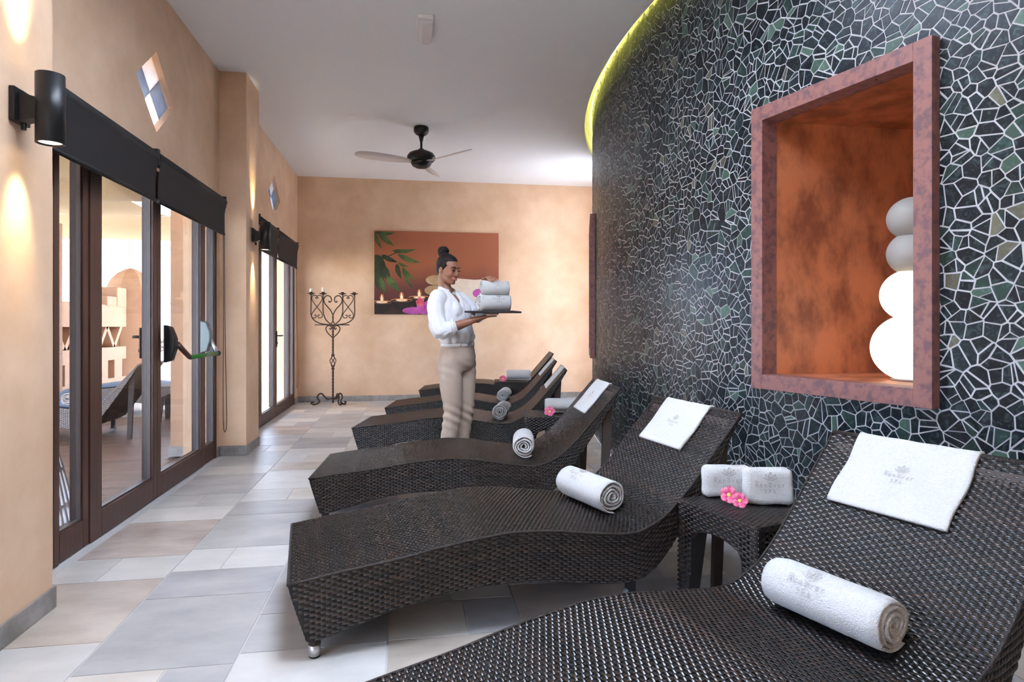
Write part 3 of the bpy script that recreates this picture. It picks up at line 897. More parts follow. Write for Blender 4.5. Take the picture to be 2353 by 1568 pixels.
def strand_tint(n, R=rng):
    k = R.random(n)
    c = np.where(k[:, None] < 0.42, np.array([[0.020, 0.0105, 0.0080]]), np.array([[0.0070, 0.0058, 0.0062]])) * R.uniform(0.7, 1.35, (n, 1))
    return np.concatenate([c, np.ones((n, 1))], 1)
class Beads:
    def __init__(self): self.V, self.F, self.C, self.n = [], [], [], 0
    def put(self, xyz, tint):
        """xyz: (nb,5,4,3); tint (nb,4)"""
        nb = len(xyz)
        if nb == 0: return
        V = xyz.reshape(nb * 20, 3)
        F = (QUADS[None] + (np.arange(nb) * 20)[:, None, None] + self.n).reshape(-1, 4)
        self.V.append(V); self.F.append(F); self.C.append(np.repeat(tint, 20, 0)); self.n += nb * 20
    def build(self, name, parent):
        o = np_mesh(name, np.concatenate(self.V), np.concatenate(self.F), M_weave, parent, np.concatenate(self.C))
        return tag(o, kind='stuff')
def flat_beads(B, w, h, P0, U, V, N, mask=None, pu=0.0098, pv=0.0215, hh=0.0042):
    """weave on a flat rectangle: rows along U, stacked along V"""
    P0, U, V, N = map(np.array, (P0, U, V, N))
    nr, nc = int(h / pu), int(w / pv)
    c, t = [], []
    tr = strand_tint(nr)
    for i in range(nr):
        for j in range(nc):
            if (i + j) % 2: continue
            u, v = (j + 0.5) * w / nc, (i + 0.5) * h / nr
            if mask and not mask(u, v): continue
            c.append((u, v)); t.append(tr[i])
    if not c: return
    c = np.array(c); t = np.array(t)
    t = t * rng.uniform(0.8, 1.2, (len(t), 1)); t[:, 3] = 1
    u = c[:, 0, None, None] + TT[None] * pv * 0.68; v = c[:, 1, None, None] + SS[None] * pu * 0.52
    H = np.broadcast_to(bead_height(hh)[None], u.shape)
    xyz = P0 + u[..., None] * U + v[..., None] * V + H[..., None] * N
    B.put(xyz, t)

def make_lounger():
    r = empty('wicker_lounger')
    # body: one closed box following the wave
    xs = np.unique(np.round(np.concatenate([BTX, TPX]), 5)); m = MB(); W = LHW - 0.002
    tz = np.interp(xs, TPX, TPZ) - 0.003; bz = np.interp(xs, BTX, BTZ)
    vs_, fs = [], []
    for x, a, b in zip(xs, tz, bz): vs_ += [(x, -W, b), (x, W, b), (x, W, a), (x, -W, a)]
    for i in range(len(xs) - 1):
        a = 4 * i; b = a + 4
        fs += [(a + 3, b + 3, b + 2, a + 2), (a, a + 1, b + 1, b), (a, b, b + 3, a + 3), (a + 1, a + 2, b + 2, b + 1)]
    e = 4 * (len(xs) - 1)
    fs += [(0, 3, 2, 1), (e, e + 1, e + 2, e + 3)]
    m.add(vs_, fs).build('body', M_shell, r)
    B = Beads()
    # top: strands run across, laid along the wave
    ps, pv = 0.0098, 0.0172
    ns = int(LTOT / ps); sarr = (np.arange(ns) + 0.5) * LTOT / ns
    nc = int(2 * LHW / pv); varr = -LHW + (np.arange(nc) + 0.5) * 2 * LHW / nc
    tr = strand_tint(ns)
    I, J = np.meshgrid(np.arange(ns), np.arange(nc), indexing='ij')
    k = ((I + J) % 2 == 0)
    I, J = I[k], J[k]
    s = sarr[I][:, None, None] + SS[None] * ps * 0.50
    v = varr[J][:, None, None] + TT[None] * pv * 0.68
    x, z = top_at(s); nx, nz = top_nrm(s)
    H = np.broadcast_to(bead_height(0.0045)[None], s.shape)
    t = tr[I] * rng.uniform(0.8, 1.25, (len(I), 1)); t[:, 3] = 1
    B.put(np.stack([x + nx * H, np.clip(v, -LHW, LHW), z + nz * H], -1), t)
    # sides: strands run lengthwise, rows step down from the rim
    pr = 0.0095; pl = 0.0180
    for sg in (-1, 1):
        nl = int(LTOT / pl); cs = (np.arange(nl) + 0.5) * LTOT / nl
        cx, cz = top_at(cs); th = np.minimum(cz - np.interp(cx, BTX, BTZ), top_at(np.maximum(cs - 0.014, 0))[1] - np.interp(top_at(np.maximum(cs - 0.014, 0))[0], BTX, BTZ))
        rows = int(th.max() / pr); tr = strand_tint(rows)
        c, tt = [], []
        for i in range(rows):
            w = 0.010 + i * pr
            for j in range(nl):
                if (i + j) % 2 == 0 and w < th[j] - 0.003: c.append((cs[j], w)); tt.append(tr[i])
        c = np.array(c); tt = np.array(tt) * rng.uniform(0.8, 1.2, (len(c), 1)); tt[:, 3] = 1
        s = c[:, 0, None, None] + TT[None] * pl * 0.68; w = c[:, 1, None, None] + SS[None] * pr * 0.52
        x, z = top_at(s); H = np.broadcast_to(bead_height(0.004)[None], s.shape)
        B.put(np.stack([x, sg * (LHW + H), z - w], -1), tt)
    # foot end
    fx, fz = BTX[:25], BTZ[:25]; fs_ = np.concatenate([[0], np.cumsum(np.hypot(np.diff(fx), np.diff(fz)))])
    nr = int(fs_[-1] / pr); tr = strand_tint(nr); nc = int(2 * LHW / pl); c, tt = [], []
    for i in range(nr):
        for j in range(nc):
            if (i + j) % 2 == 0: c.append(((i + 0.5) * pr, -LHW + (j + 0.5) * 2 * LHW / nc)); tt.append(tr[i])
    c = np.array(c); tt = np.array(tt)
    s = c[:, 0, None, None] + SS[None] * pr * 0.52; v = c[:, 1, None, None] + TT[None] * pl * 0.68
    H = np.broadcast_to(bead_height(0.004)[None], s.shape)
    B.put(np.stack([np.interp(s, fs_, fx) - H * 0.9, np.clip(v, -LHW, LHW), np.interp(s, fs_, fz) - H * 0.2], -1), tt)
    B.build('woven_strands', r)
    # rim braid along both top edges
    for sg in (-1, 1):
        MB().tube([(x, sg * (LHW - 0.001), z - 0.002) for x, z in zip(TPX[::2], TPZ[::2])], 0.0045, 6).build('rim', M_weave_plain, r)
    MB().tube([(1.822, -LHW, 0.762), (1.822, LHW, 0.762)], 0.010, 8).build('head_rim', M_weave_plain, r)
    MB().tube([(0.0, -LHW, 0.268), (0.0, LHW, 0.268)], 0.006, 8).build('foot_rim', M_weave_plain, r)
    # board under the backrest
    MB().hexa([(1.44, -0.31, 0.17), (1.80, -0.31, 0.715), (1.80, 0.31, 0.715), (1.44, 0.31, 0.17), (1.43, -0.31, 0.20), (1.79, -0.31, 0.735), (1.79, 0.31, 0.735), (1.43, 0.31, 0.20)]).build('back_board', M_under, r)
    for sg in (-1, 1):
        o = MB().lathe([(0.021, 0.045), (0.021, 0.08)], 16, c=(0.085, sg * 0.315, 0)).build('foot', M_weave_plain, r)
        MB().lathe([(0.0195, 0.008), (0.0205, 0.046)], 20, c=(0.085, sg * 0.315, 0)).build('metal_cap', M_steel, o)
        MB().lathe([(0.016, 0.0), (0.019, 0.003), (0.019, 0.010)], 20, c=(0.085, sg * 0.315, 0)).build('rubber_tip', M_rubber, o)
        w = MB().tube([(1.33, sg * 0.285, 0.03), (1.33, sg * 0.260, 0.03)], 0.030, 18).build('wheel', M_wheel, r)
        MB().box(1.315, 1.345, sg * 0.273 - 0.02, sg * 0.273 + 0.02, 0.035, 0.125).build('wheel_bracket', M_rubber, w)
        # rear leg boards
        MB().hexa([(1.705, sg * 0.30 - 0.012, 0), (1.750, sg * 0.30 - 0.012, 0), (1.750, sg * 0.30 + 0.012, 0), (1.705, sg * 0.30 + 0.012, 0),
                   (1.725, sg * 0.30 - 0.012, 0.62), (1.785, sg * 0.30 - 0.012, 0.71), (1.785, sg * 0.30 + 0.012, 0.71), (1.725, sg * 0.30 + 0.012, 0.62)]).build('rear_leg', M_under, r, bevel=0.003)
    return r
M_weave_plain = mat('wicker_binding', (0.010, 0.007, 0.006), (0.026, 0.015, 0.012), scale=160, rough=0.5, bump=0.6, bscale=160)

class Place:
    """a lounger's place on the floor: foot-end centre and heading"""
    def __init__(self, foot, ang):
        self.o = Vector((foot[0], foot[1], 0)); self.a = math.radians(ang)
        self.u = Vector((math.cos(self.a), math.sin(self.a), 0)); self.v = Vector((-math.sin(self.a), math.cos(self.a), 0))
    def pt(self, x, y, z=0): return self.o + self.u * x + self.v * y + Vector((0, 0, z))
def place_from(corner, which, ang):
    """corner: measured plan point of a top corner"""
    a = math.radians(ang); u = Vector((math.cos(a), math.sin(a))); v = Vector((-math.sin(a), math.cos(a)))
    x, y = {'foot_near': (0, -LHW), 'foot_far': (0, LHW), 'head_far': (1.822, LHW), 'head_near': (1.822, -LHW), 'foot': (0, 0)}[which]
    p = Vector(corner) - u * x - v * y
    return Place((p.x, p.y), ang)
PL = [place_from((1.493, 2.035), 'head_far', 17.3),
      place_from((-0.401, 2.214), 'foot_near', 9.0),
      place_from((-0.545, 4.085), 'foot', -3.0),
      place_from((-0.42, 5.86), 'foot', -10.0),
      place_from((-0.20, 7.18), 'foot', -9.0),
      place_from((0.18, 8.98), 'foot', -8.0)]
LLAB = ['dark wicker lounger in the right foreground, running out of the frame at the bottom',
        'dark wicker lounger, second from the camera, with its metal capped foot in full view',
        'dark wicker lounger, third from the camera, in front of the woman',
        'dark wicker lounger, fourth from the camera, right behind the woman',
        'dark wicker lounger, fifth from the camera, next to the last one',
        'dark wicker lounger farthest away, nearest to the end wall']
proto = make_lounger()
lounger_objs = []
for i, P in enumerate(PL):
    o = proto if i == 0 else copy_tree(proto)
    o.location = P.o; o.rotation_euler = (0, 0, P.a)
    tag(o, LLAB[i], 'lounger', 'wicker loungers along the mosaic wall')
    lounger_objs.append(o)

# ------------------------------------------------------------------ embroidered mark: a lotus over two lines of lettering
def arc(cx, cy, rx, ry, a0, a1, n=10):
    return [(cx + rx * math.cos(math.radians(a0 + (a1 - a0) * i / n)), cy + ry * math.sin(math.radians(a0 + (a1 - a0) * i / n))) for i in range(n + 1)]
def qb(*p, n=8):
    return [((1 - t) ** 2 * p[0][0] + 2 * t * (1 - t) * p[1][0] + t * t * p[2][0], (1 - t) ** 2 * p[0][1] + 2 * t * (1 - t) * p[1][1] + t * t * p[2][1]) for t in [i / n for i in range(n + 1)]]
LOGO = []
# lotus
LOGO += [qb((0.0, 0.20), (-0.11, 0.29), (0.01, 0.42)), qb((0.0, 0.20), (0.11, 0.29), (0.01, 0.42)),
         qb((0.0, 0.20), (-0.02, 0.28), (0.01, 0.42)), qb((-0.03, 0.20), (-0.17, 0.22), (-0.15, 0.35)), qb((-0.15, 0.35), (-0.06, 0.30), (-0.05, 0.22)),
         qb((0.03, 0.20), (0.17, 0.22), (0.16, 0.35)), qb((0.16, 0.35), (0.07, 0.30), (0.05, 0.22)),
         qb((-0.04, 0.18), (-0.16, 0.17), (-0.22, 0.26)), qb((0.04, 0.18), (0.16, 0.17), (0.22, 0.26)), qb((-0.10, 0.165), (0.0, 0.13), (0.10, 0.165))]
def letters(word, x0, y0, h, adv):
    G = {'R': [[(0.05, 0), (0.12, 1)], [(0.0, 0.95), (0.35, 1.05), (0.62, 0.85), (0.45, 0.58), (0.12, 0.52)], [(0.25, 0.52), (0.5, 0.2), (0.72, 0.02)]],
         'e': [[(0.08, 0.32), (0.5, 0.36), (0.42, 0.58), (0.22, 0.58), (0.08, 0.34), (0.14, 0.08), (0.34, 0.02), (0.56, 0.14)]],
         'n': [[(0.08, 0.58), (0.1, 0.02)], [(0.1, 0.36), (0.28, 0.58), (0.44, 0.5), (0.46, 0.02)]],
         'o': [arc(0.3, 0.3, 0.22, 0.28, 0, 360, 12)],
         'v': [[(0.04, 0.56), (0.24, 0.02), (0.48, 0.6)]],
         'r': [[(0.1, 0.58), (0.12, 0.02)], [(0.12, 0.34), (0.26, 0.55), (0.48, 0.56)]],
         'S': [[(0.6, 0.9), (0.3, 1.0), (0.1, 0.78), (0.55, 0.45), (0.5, 0.1), (0.1, 0.05)]],
         'P': [[(0.1, 0), (0.12, 1)], [(0.0, 0.95), (0.45, 1.0), (0.6, 0.72), (0.12, 0.45)]],
         'A': [[(0.0, 0.0), (0.3, 1.0), (0.62, 0.0)], [(0.12, 0.38), (0.5, 0.38)]]}
    out = []
    for i, ch in enumerate(word):
        for st in G[ch]:
            out.append([(x0 + i * adv + x * h * 0.95, y0 + y * h) for x, y in st])
    return out
LOGO += letters('Renover', -0.47, -0.06, 0.17, 0.137)
LOGO += letters('SPA', -0.20, -0.25, 0.13, 0.135)
LOGO.append([(-0.08, 0.075), (0.04, 0.075)])
def logo_mesh(fn, scale, width=0.0022, parent=None, name='embroidered_mark'):
    """fn(x, y) -> point on the cloth and its normal"""
    m = MB()
    for st in LOGO:
        st = [(x * scale, y * scale) for x, y in st]
        L, Rr = [], []
        for i, (x, y) in enumerate(st):
            x1, y1 = st[min(i + 1, len(st) - 1)]; x0, y0 = st[max(i - 1, 0)]
            dx, dy = x1 - x0, y1 - y0; l = math.hypot(dx, dy) + 1e-9
            L.append((x - dy / l * width / 2, y + dx / l * width / 2)); Rr.append((x + dy / l * width / 2, y - dx / l * width / 2))
        vs_ = [fn(*p) for p in L] + [fn(*p) for p in Rr]
        n = len(L)
        m.add(vs_, [(n + i, n + i + 1, i + 1, i) for i in range(n - 1)], True)
    return m.build(name, M_thread, parent)

# ------------------------------------------------------------------ towels
def towel_roll_mesh(name, R, L, turns, seed, sag=0.06, logo=True):
    """a towel rolled up along local y, resting on z = 0"""
    rr = random.Random(seed)
    NT, NS = 30 * turns, 15
    r0 = 0.010
    pitch = (R - r0) / (turns - 0.0)
    t = pitch * 0.94
    ph = rr.uniform(-0.4, 0.2) - PI * 0.35
    V, F = [], []
    wob = [rr.uniform(-0.006, 0.006) for _ in range(turns + 2)]
    for j in range(NS):
        q = j / (NS - 1) * 2 - 1
        edge = max(0.0, (abs(q) - 0.86) / 0.14)
        for i in range(NT + 1):
            f = i / NT; th = f * turns * 2 * PI
            rad = r0 + pitch * (th / (2 * PI))
            ov = min(1.0, max(0.0, (i - (NT - 8)) / 8.0))     # loose outer lip
            wv = 0.004 * math.sin(th * 1.7 + seed) * f + 0.002 * math.sin(th * 3.1 + 2 * seed)
            hh = t / 2 * (1 - 0.55 * edge ** 2) * (1 - 0.5 * ov)
            w = wob[int(th / (2 * PI))] * (1 - (th / (2 * PI)) % 1) + wob[int(th / (2 * PI)) + 1] * ((th / (2 * PI)) % 1)
            y = q * (L / 2) * (1 + 0 * f) + (w * q if abs(q) > 0.7 else 0)
            for k in (1, -1):
                a = rad + k * hh + wv * (0.3 if abs(q) < 0.9 else 1.0) + rr.uniform(-0.0005, 0.0005)
                x = a * math.cos(th - turns * 2 * PI + ph); z = a * math.sin(th - turns * 2 * PI + ph)
                z *= (1 - sag); x *= (1 + sag * 0.5)
                V.append((x, y, z))
    n = (NT + 1) * 2
    for j in range(NS - 1):
        for i in range(NT):
            a, b = j * n + 2 * i, (j + 1) * n + 2 * i
            F += [(a, a + 2, b + 2, b), (a + 1, b + 1, b + 3, a + 3)]
        a, b = j * n, (j + 1) * n
        F.append((a, b, b + 1, a + 1)); a += 2 * NT; b += 2 * NT
        F.append((a, a + 1, b + 1, b))
    for i in range(NT):
        a = 2 * i; F.append((a, a + 1, a + 3, a + 2))
        a = (NS - 1) * n + 2 * i; F.append((a, a + 2, a + 3, a + 1))
    zmin = min(v[2] for v in V)
    V = [(x, y, z - zmin) for x, y, z in V]
    m = MB().add(V, F, True)
    return m, -zmin, R
def towel_roll(loc, rz, R, L, lab, group, seed, logo_at=None, tilt=0.0, turns=4, lscale=0.13, flip=1):
    m, zc, Rr = towel_roll_mesh('rolled_towel', R, L, turns, seed)
    r = empty('rolled_towel', loc); r.rotation_euler = (tilt, 0, rz)
    tag(r, lab, 'towel', group)
    m.build('roll', M_towel, r)
    if logo_at is not None:
        ang0, y0 = logo_at
        def fn(x, y):
            a = ang0 - flip * y / (Rr * 1.0)
            e = Rr * 1.02 + 0.0045
            return (e * 1.03 * math.cos(a), y0 - flip * x if flip > 0 else y0 + x, zc + e * 0.945 * math.sin(a))
        logo_mesh(fn, lscale, 0.0024, r)
    return r
G_ROLL = 'rolled white towels on the loungers'
def on_lounger(i, x, y, extra=0.004):
    P = PL[i]
    return P.pt(x, y, float(np.interp(x, TPX, TPZ)) + extra)
RLAB = ['rolled white towel with grey lotus mark on the foreground lounger', 'rolled white towel on the second lounger from the camera', 'rolled white towel on the third lounger, seen end on',
        'rolled white towel on the fourth lounger behind the woman', 'rolled white towel on the fifth lounger', 'rolled white towel on the farthest lounger, beside the far table']
for i, (x, y, dr, L, R) in enumerate([(1.345, 0.0, 2, 0.345, 0.071), (1.31, 0.075, 9, 0.36, 0.073), (1.285, 0.03, -7, 0.34, 0.070), (1.27, 0.02, -6, 0.34, 0.068), (1.27, 0.05, -6, 0.34, 0.066), (1.25, 0.05, -6, 0.34, 0.064)]):
    towel_roll(on_lounger(i, x, y, 0.003), PL[i].a + math.radians(dr), R, L, RLAB[i], G_ROLL, 20 + i,
               logo_at=((PI * 0.80, 0.03) if i == 0 else (PI * 0.68, 0.04) if i == 1 else None), lscale=0.125)

def head_towel(i, y0, y1, s_len, lab):
    """a towel laid over the top of the backrest, hanging a little behind"""
    P = PL[i]
    r = empty('headrest_towel', P.o, P.a); tag(r, lab, 'towel', 'white towels laid over the headrests')
    NV, NS = 22, 30
    V, F = [], []
    rr = random.Random(i + 3)
    def sheet(s, v, off):
        if s <= LTOT:
            x, z = top_at(s); nx, nz = top_nrm(min(s, LTOT - 0.012))
        else:
            o_ = s - LTOT; a = min(1.0, o_ / 0.03)
            x0, z0 = top_at(LTOT); nx0, nz0 = top_nrm(LTOT - 0.012)
            th = math.atan2(nz0, nx0) - a * PI * 0.85
            nx, nz = math.cos(th), math.sin(th)
            x, z = x0 + max(0, o_ - 0.03) * -0.3, z0 - max(0, o_ - 0.03) * 1.0 - 0.004 * a
        return x + nx * off, v, z + nz * off
    for j in range(NS + 1):
        s = LTOT - s_len + (s_len + 0.07) * j / NS
        for k in range(NV + 1):
            v = y0 + (y1 - y0) * k / NV + 0.004 * math.sin(j * 0.35 + i)
            off = 0.010 + 0.0022 * noise.noise((s * 14, v * 14, i)) + (0.003 if j in (0, 1) or k in (0, NV) else 0)
            V.append(sheet(s, v, off))
    b = len(V)
    for j in range(NS + 1):
        s = LTOT - s_len + (s_len + 0.07) * j / NS
        for k in range(NV + 1):
            v = y0 + (y1 - y0) * k / NV + 0.004 * math.sin(j * 0.35 + i)
            V.append(sheet(s, v, 0.003))
    n = NV + 1
    for j in range(NS):
        for k in range(NV):
            a = j * n + k
            F += [(a, a + n, a + n + 1, a + 1), (b + a, b + a + 1, b + a + n + 1, b + a + n)]
    for j in range(NS):
        a = j * n; F.append((a, b + a, b + a + n, a + n)); a += NV; F.append((a, a + n, b + a + n, b + a))
    for k in range(NV):
        F.append((k, k + 1, b + k + 1, b + k)); a = NS * n + k; F.append((a, b + a, b + a + 1, a + 1))
    MB().add(V, F, True).build('cloth', M_towel, r)
    if i < 3:
        yc = (y0 + y1) / 2 - 0.0
        sc_ = LTOT - s_len * 0.50
        def fn(x, y):
            return sheet(sc_ + y, yc - x, 0.0142)
        logo_mesh(fn, 0.10, 0.0022, r)
HL = ['white headrest towel with lotus mark on the foreground lounger', 'white headrest towel on the second lounger from the camera', 'white headrest towel on the third lounger', 'white headrest towel on the fourth lounger', 'white headrest towel on the fifth lounger']
for i, (a, b, s) in enumerate([(-0.135, 0.235, 0.265), (-0.145, 0.215, 0.25), (-0.12, 0.21, 0.25), (-0.12, 0.20, 0.24), (-0.12, 0.20, 0.24)]):
    head_towel(i, a, b, s, HL[i])

# ------------------------------------------------------------------ wicker side tables
TS, THT = 0.42, 0.44
def make_table():
    r = empty('wicker_side_table'); h = TS / 2
    B = Beads()
    MB().box(-h, h, -h, h, THT - 0.03, THT - 0.003).build('table_top', M_shell, r, bevel=0.008)
    flat_beads(B, TS - 0.01, TS - 0.01, (-h + 0.005, -h + 0.005, THT - 0.003), (1, 0, 0), (0, 1, 0), (0, 0, 1))
    def lower(u):            # under edge of an apron: flat arch between tapering legs
        q = abs(u - h)
        if q > h - 0.052: return 0.0
        if q > h - 0.085: return 0.10 + (h - 0.052 - q) / 0.033 * 0.18
        return 0.28 + 0.045 * math.cos(q / (h - 0.085) * PI / 2)
    def lower_leg(u):
        q = h - abs(u - h)          # distance in from the corner
        return q
    for k in range(4):
        a = k * PI / 2; U = Vector((math.cos(a), math.sin(a), 0)); N = Vector((math.sin(a), -math.cos(a), 0))
        P0 = -U * h + N * h
        up = [0.0, TS]
        us = [0.04 + (TS - 0.08) * i / 24 for i in range(25)]
        low = [(u, 0.30 + 0.045 * math.cos((u - h) / (h - 0.04) * PI / 2) - (0.10 * max(0, (abs(u - h) - (h - 0.09)) / 0.05))) for u in us]
        poly = low + [(TS - 0.04, THT - 0.02), (0.04, THT - 0.02)]
        def f0(u, z): return tuple(P0 + U * u + Vector((0, 0, z)) + N * -0.022)
        def f1(u, z): return tuple(P0 + U * u + Vector((0, 0, z)) + N * -0.002)
        MB().prism(poly, f0, f1).build('apron', M_shell, r)
        def msk(u, v):
            q = min(u, TS - u); z = v
            w = 0.052 + 0.035 * min(1, max(0, (z / THT)))
            if q < w: return True
            return z > 0.305 + 0.045 * math.cos((u - h) / (h - 0.04) * PI / 2) - (0.10 * max(0, (abs(u - h) - (h - 0.09)) / 0.05))
        flat_beads(B, TS, THT - 0.006, tuple(P0), tuple(U), (0, 0, 1), tuple(N), msk, pv=0.0180)
        # leg at this corner, tapering to the floor
        c = -U * h + N * h; i1, i2 = U, -N
        w0, w1 = 0.052, 0.088
        def q(w, d, z): return tuple(c + i1 * (0.002 + w) + i2 * (0.002 + d) + Vector((0, 0, z)))
        MB().hexa([q(0, 0, 0), q(w0, 0, 0), q(w0, w0, 0), q(0, w0, 0), q(0, 0, THT - 0.03), q(w1, 0, THT - 0.03), q(w1, w1, THT - 0.03), q(0, w1, THT - 0.03)]).build('leg', M_shell, r)
    B.build('woven_strands', r)
    return r
tab0 = make_table()
def put_table(i, corner, ang, lab):
    """corner: plan point of the left rear corner (towards the door side, away from the camera)"""
    a = math.radians(ang); u = Vector((math.cos(a), math.sin(a), 0)); v = Vector((-math.sin(a), math.cos(a), 0))
    c = Vector((*corner, 0)) + u * TS / 2 - v * TS / 2
    o = tab0 if i == 0 else copy_tree(tab0)
    o.location = c; o.rotation_euler = (0, 0, a)
    tag(o, lab, 'side table', 'wicker side tables between the loungers')
    return c, u, v
T1c, T1u, T1v = put_table(0, (1.085, 2.438), 16.0, 'wicker side table beside the foreground lounger with two folded towels')
T2c, T2u, T2v = put_table(1, (0.95, 5.20), -8.0, 'wicker side table behind the third lounger with towel and pink flower')
T3c, T3u, T3v = put_table(2, (1.12, 8.30), -8.0, 'farthest wicker side table between the last two loungers')

def folded_towel(loc, rz, w, h, t, tilt, lab, seed):
    """a small towel folded square and stood on edge"""
    r = empty('folded_towel', loc); r.rotation_euler = (tilt, 0, rz); tag(r, lab, 'towel', 'folded towels on the near side table')
    bm = bmesh.new(); bmesh.ops.create_cube(bm, size=1)
    for v in bm.verts: v.co = Vector((v.co.x * w, v.co.y * t, (v.co.z + 0.5) * h))
    bmesh.ops.bevel(bm, geom=bm.edges[:], offset=min(t, h) * 0.30, segments=4, affect='EDGES', profile=0.5)
    bmesh.ops.subdivide_edges(bm, edges=[e for e in bm.edges if e.calc_length() > 0.02], cuts=5, use_grid_fill=True)
    for v in bm.verts:
        n = noise.noise(v.co * 16 + Vector((seed, 0, 0))) * 0.005
        v.co += v.normal * n
        if abs(v.co.x) > w * 0.42 and abs(v.co.y) < t * 0.12: v.co.x *= 0.965     # fold lines at the ends
    me = bpy.data.meshes.new('fold'); bm.to_mesh(me); bm.free()
    for p in me.polygons: p.use_smooth = True
    me.materials.append(M_towel); o = link(bpy.data.objects.new('fold', me), r)
    logo_mesh(lambda x, y: (x, -t / 2 - 0.0048, h * 0.54 + y), w * 0.66, 0.0022, r)
folded_towel(T1c + T1u * 0.045 + T1v * -0.02 + Vector((0, 0, THT + 0.001)), -TH + math.radians(-6), 0.185, 0.14, 0.075, -0.12, 'folded white towel standing in front on the near side table', 1)
folded_towel(T1c + T1u * -0.02 + T1v * 0.135 + Vector((0, 0, THT + 0.001)), -TH + math.radians(-2), 0.195, 0.125, 0.075, -0.10, 'folded white towel standing behind on the near side table', 2)
T2r = towel_roll(T2c + T2u * 0.10 + T2v * 0.02 + Vector((0, 0, THT + 0.003)), -TH - PI / 2 + math.radians(-4), 0.060, 0.29, 'rolled white towel lying on the middle side table', 'rolled towels on side tables', 41, turns=3)
T3r = towel_roll(T3c + T3u * 0.10 + T3v * 0.02 + Vector((0, 0, THT + 0.003)), -TH - PI / 2 + math.radians(-4), 0.070, 0.31, 'rolled white towel lying on the farthest side table', 'rolled towels on side tables', 42, turns=3)

def flower(loc, tilt, rz, size, lab):
    r = empty('pink_flower', loc); r.rotation_euler = (tilt, 0, rz); tag(r, lab, 'flower', 'pink flowers on the side tables')
    for k in range(5):
        V, F = [], []
        for i in range(6):
            t = i / 5
            w = size * (0.10 + 0.42 * math.sin(min(1, t * 1.15) * PI * 0.80)) * (1 if t < 1 else 0.25)
            rad = size * (0.12 + 0.9 * t); z = size * (0.10 + 0.35 * t ** 0.6 - 0.22 * t * t)
            for j in (-1, -0.5, 0, 0.5, 1): V.append((rad, w * j, z + size * 0.10 * abs(j) * t + 0.05 * size * math.sin(7 * t + k) * j))
        for i in range(5):
            for j in range(4):
                a = i * 5 + j; F.append((a, a + 5, a + 6, a + 1))
        o = MB().add(V, F, True).build('petal', M_pink, r, rz=k * 2 * PI / 5)
        md = o.modifiers.new('thick', 'SOLIDIFY'); md.thickness = 0.0008
    MB().lathe([(0.0, size * 0.02), (size * 0.17, size * 0.12), (size * 0.24, size * 0.22), (size * 0.10, size * 0.15), (0, size * 0.13)], 12).build('throat', M_yellow, r)
ft = lambda c, u, v, a, b: c + u * a + v * b + Vector((0, 0, THT + 0.022))
flower(ft(T1c, T1u, T1v, -0.085, 0.055) + Vector((0, 0, 0.010)), 1.15, -0.5, 0.034, 'pale pink flower leaning on the rear folded towel')
flower(ft(T1c, T1u, T1v, -0.085, 0.0), 1.0, -0.3, 0.031, 'deep pink flower with yellow throat beside the front folded towel')
flower(ft(T2c, T2u, T2v, -0.02, -0.10), 0.9, -0.3, 0.045, 'pink flower in front of the towel on the middle side table')
flower(ft(T3c, T3u, T3v, -0.10, -0.10), 0.9, -0.2, 0.05, 'pink flower in front of the towel on the farthest side table')

# ------------------------------------------------------------------ outside: terrace beyond the glazed doors
M_plank = mat('terrace_plank', (0.14, 0.085, 0.06), (0.25, 0.16, 0.115), scale=2.2, stretch=(1.2, 9, 1), rough=0.5, detail=6, objrand=0.14, bump=0.05, bscale=30)
M_sand = mat('pale_ground', (0.46, 0.39, 0.30), (0.62, 0.54, 0.43), scale=0.35, rough=0.9, detail=8)
M_rock = mat('grey_rock', (0.16, 0.14, 0.12), (0.42, 0.38, 0.34), scale=2.5, rough=0.9, detail=8, bump=0.6, bscale=4)
M_shrub = mat('dune_shrub', (0.09, 0.17, 0.03), (0.24, 0.33, 0.08), scale=3, rough=0.8)
M_hill = mat('sea_ridge_haze', (0.42, 0.53, 0.62), (0.48, 0.58, 0.66), scale=0.02, rough=1.0)  # distance haze put into the colour
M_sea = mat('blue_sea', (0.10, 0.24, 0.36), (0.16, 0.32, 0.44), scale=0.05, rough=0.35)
M_sail = mat('cream_sailcloth', (0.78, 0.62, 0.42), (0.83, 0.68, 0.48), scale=1.0, rough=0.9)
def sailcloth():
    m_, nt, p = new_mat('translucent_sailcloth')
    p.inputs['Base Color'].default_value = (0.31, 0.225, 0.135, 1); p.inputs['Roughness'].default_value = 0.9
    t = nt.nodes.new('ShaderNodeBsdfTranslucent'); t.inputs['Color'].default_value = (0.45, 0.33, 0.20, 1)
    mx = nt.nodes.new('ShaderNodeMixShader'); mx.inputs[0].default_value = 0.035
    o_ = nt.nodes['Material Output']
    nt.links.new(p.outputs[0], mx.inputs[1]); nt.links.new(t.outputs[0], mx.inputs[2]); nt.links.new(mx.outputs[0], o_.inputs['Surface'])
    return m_
M_sail = sailcloth()
M_cush = mat('slate_blue_cushion', (0.16, 0.21, 0.30), (0.20, 0.25, 0.34), scale=200, rough=0.9)
M_pave = mat('pale_paving', (0.60, 0.565, 0.51), (0.68, 0.645, 0.59), scale=2, rough=0.8)

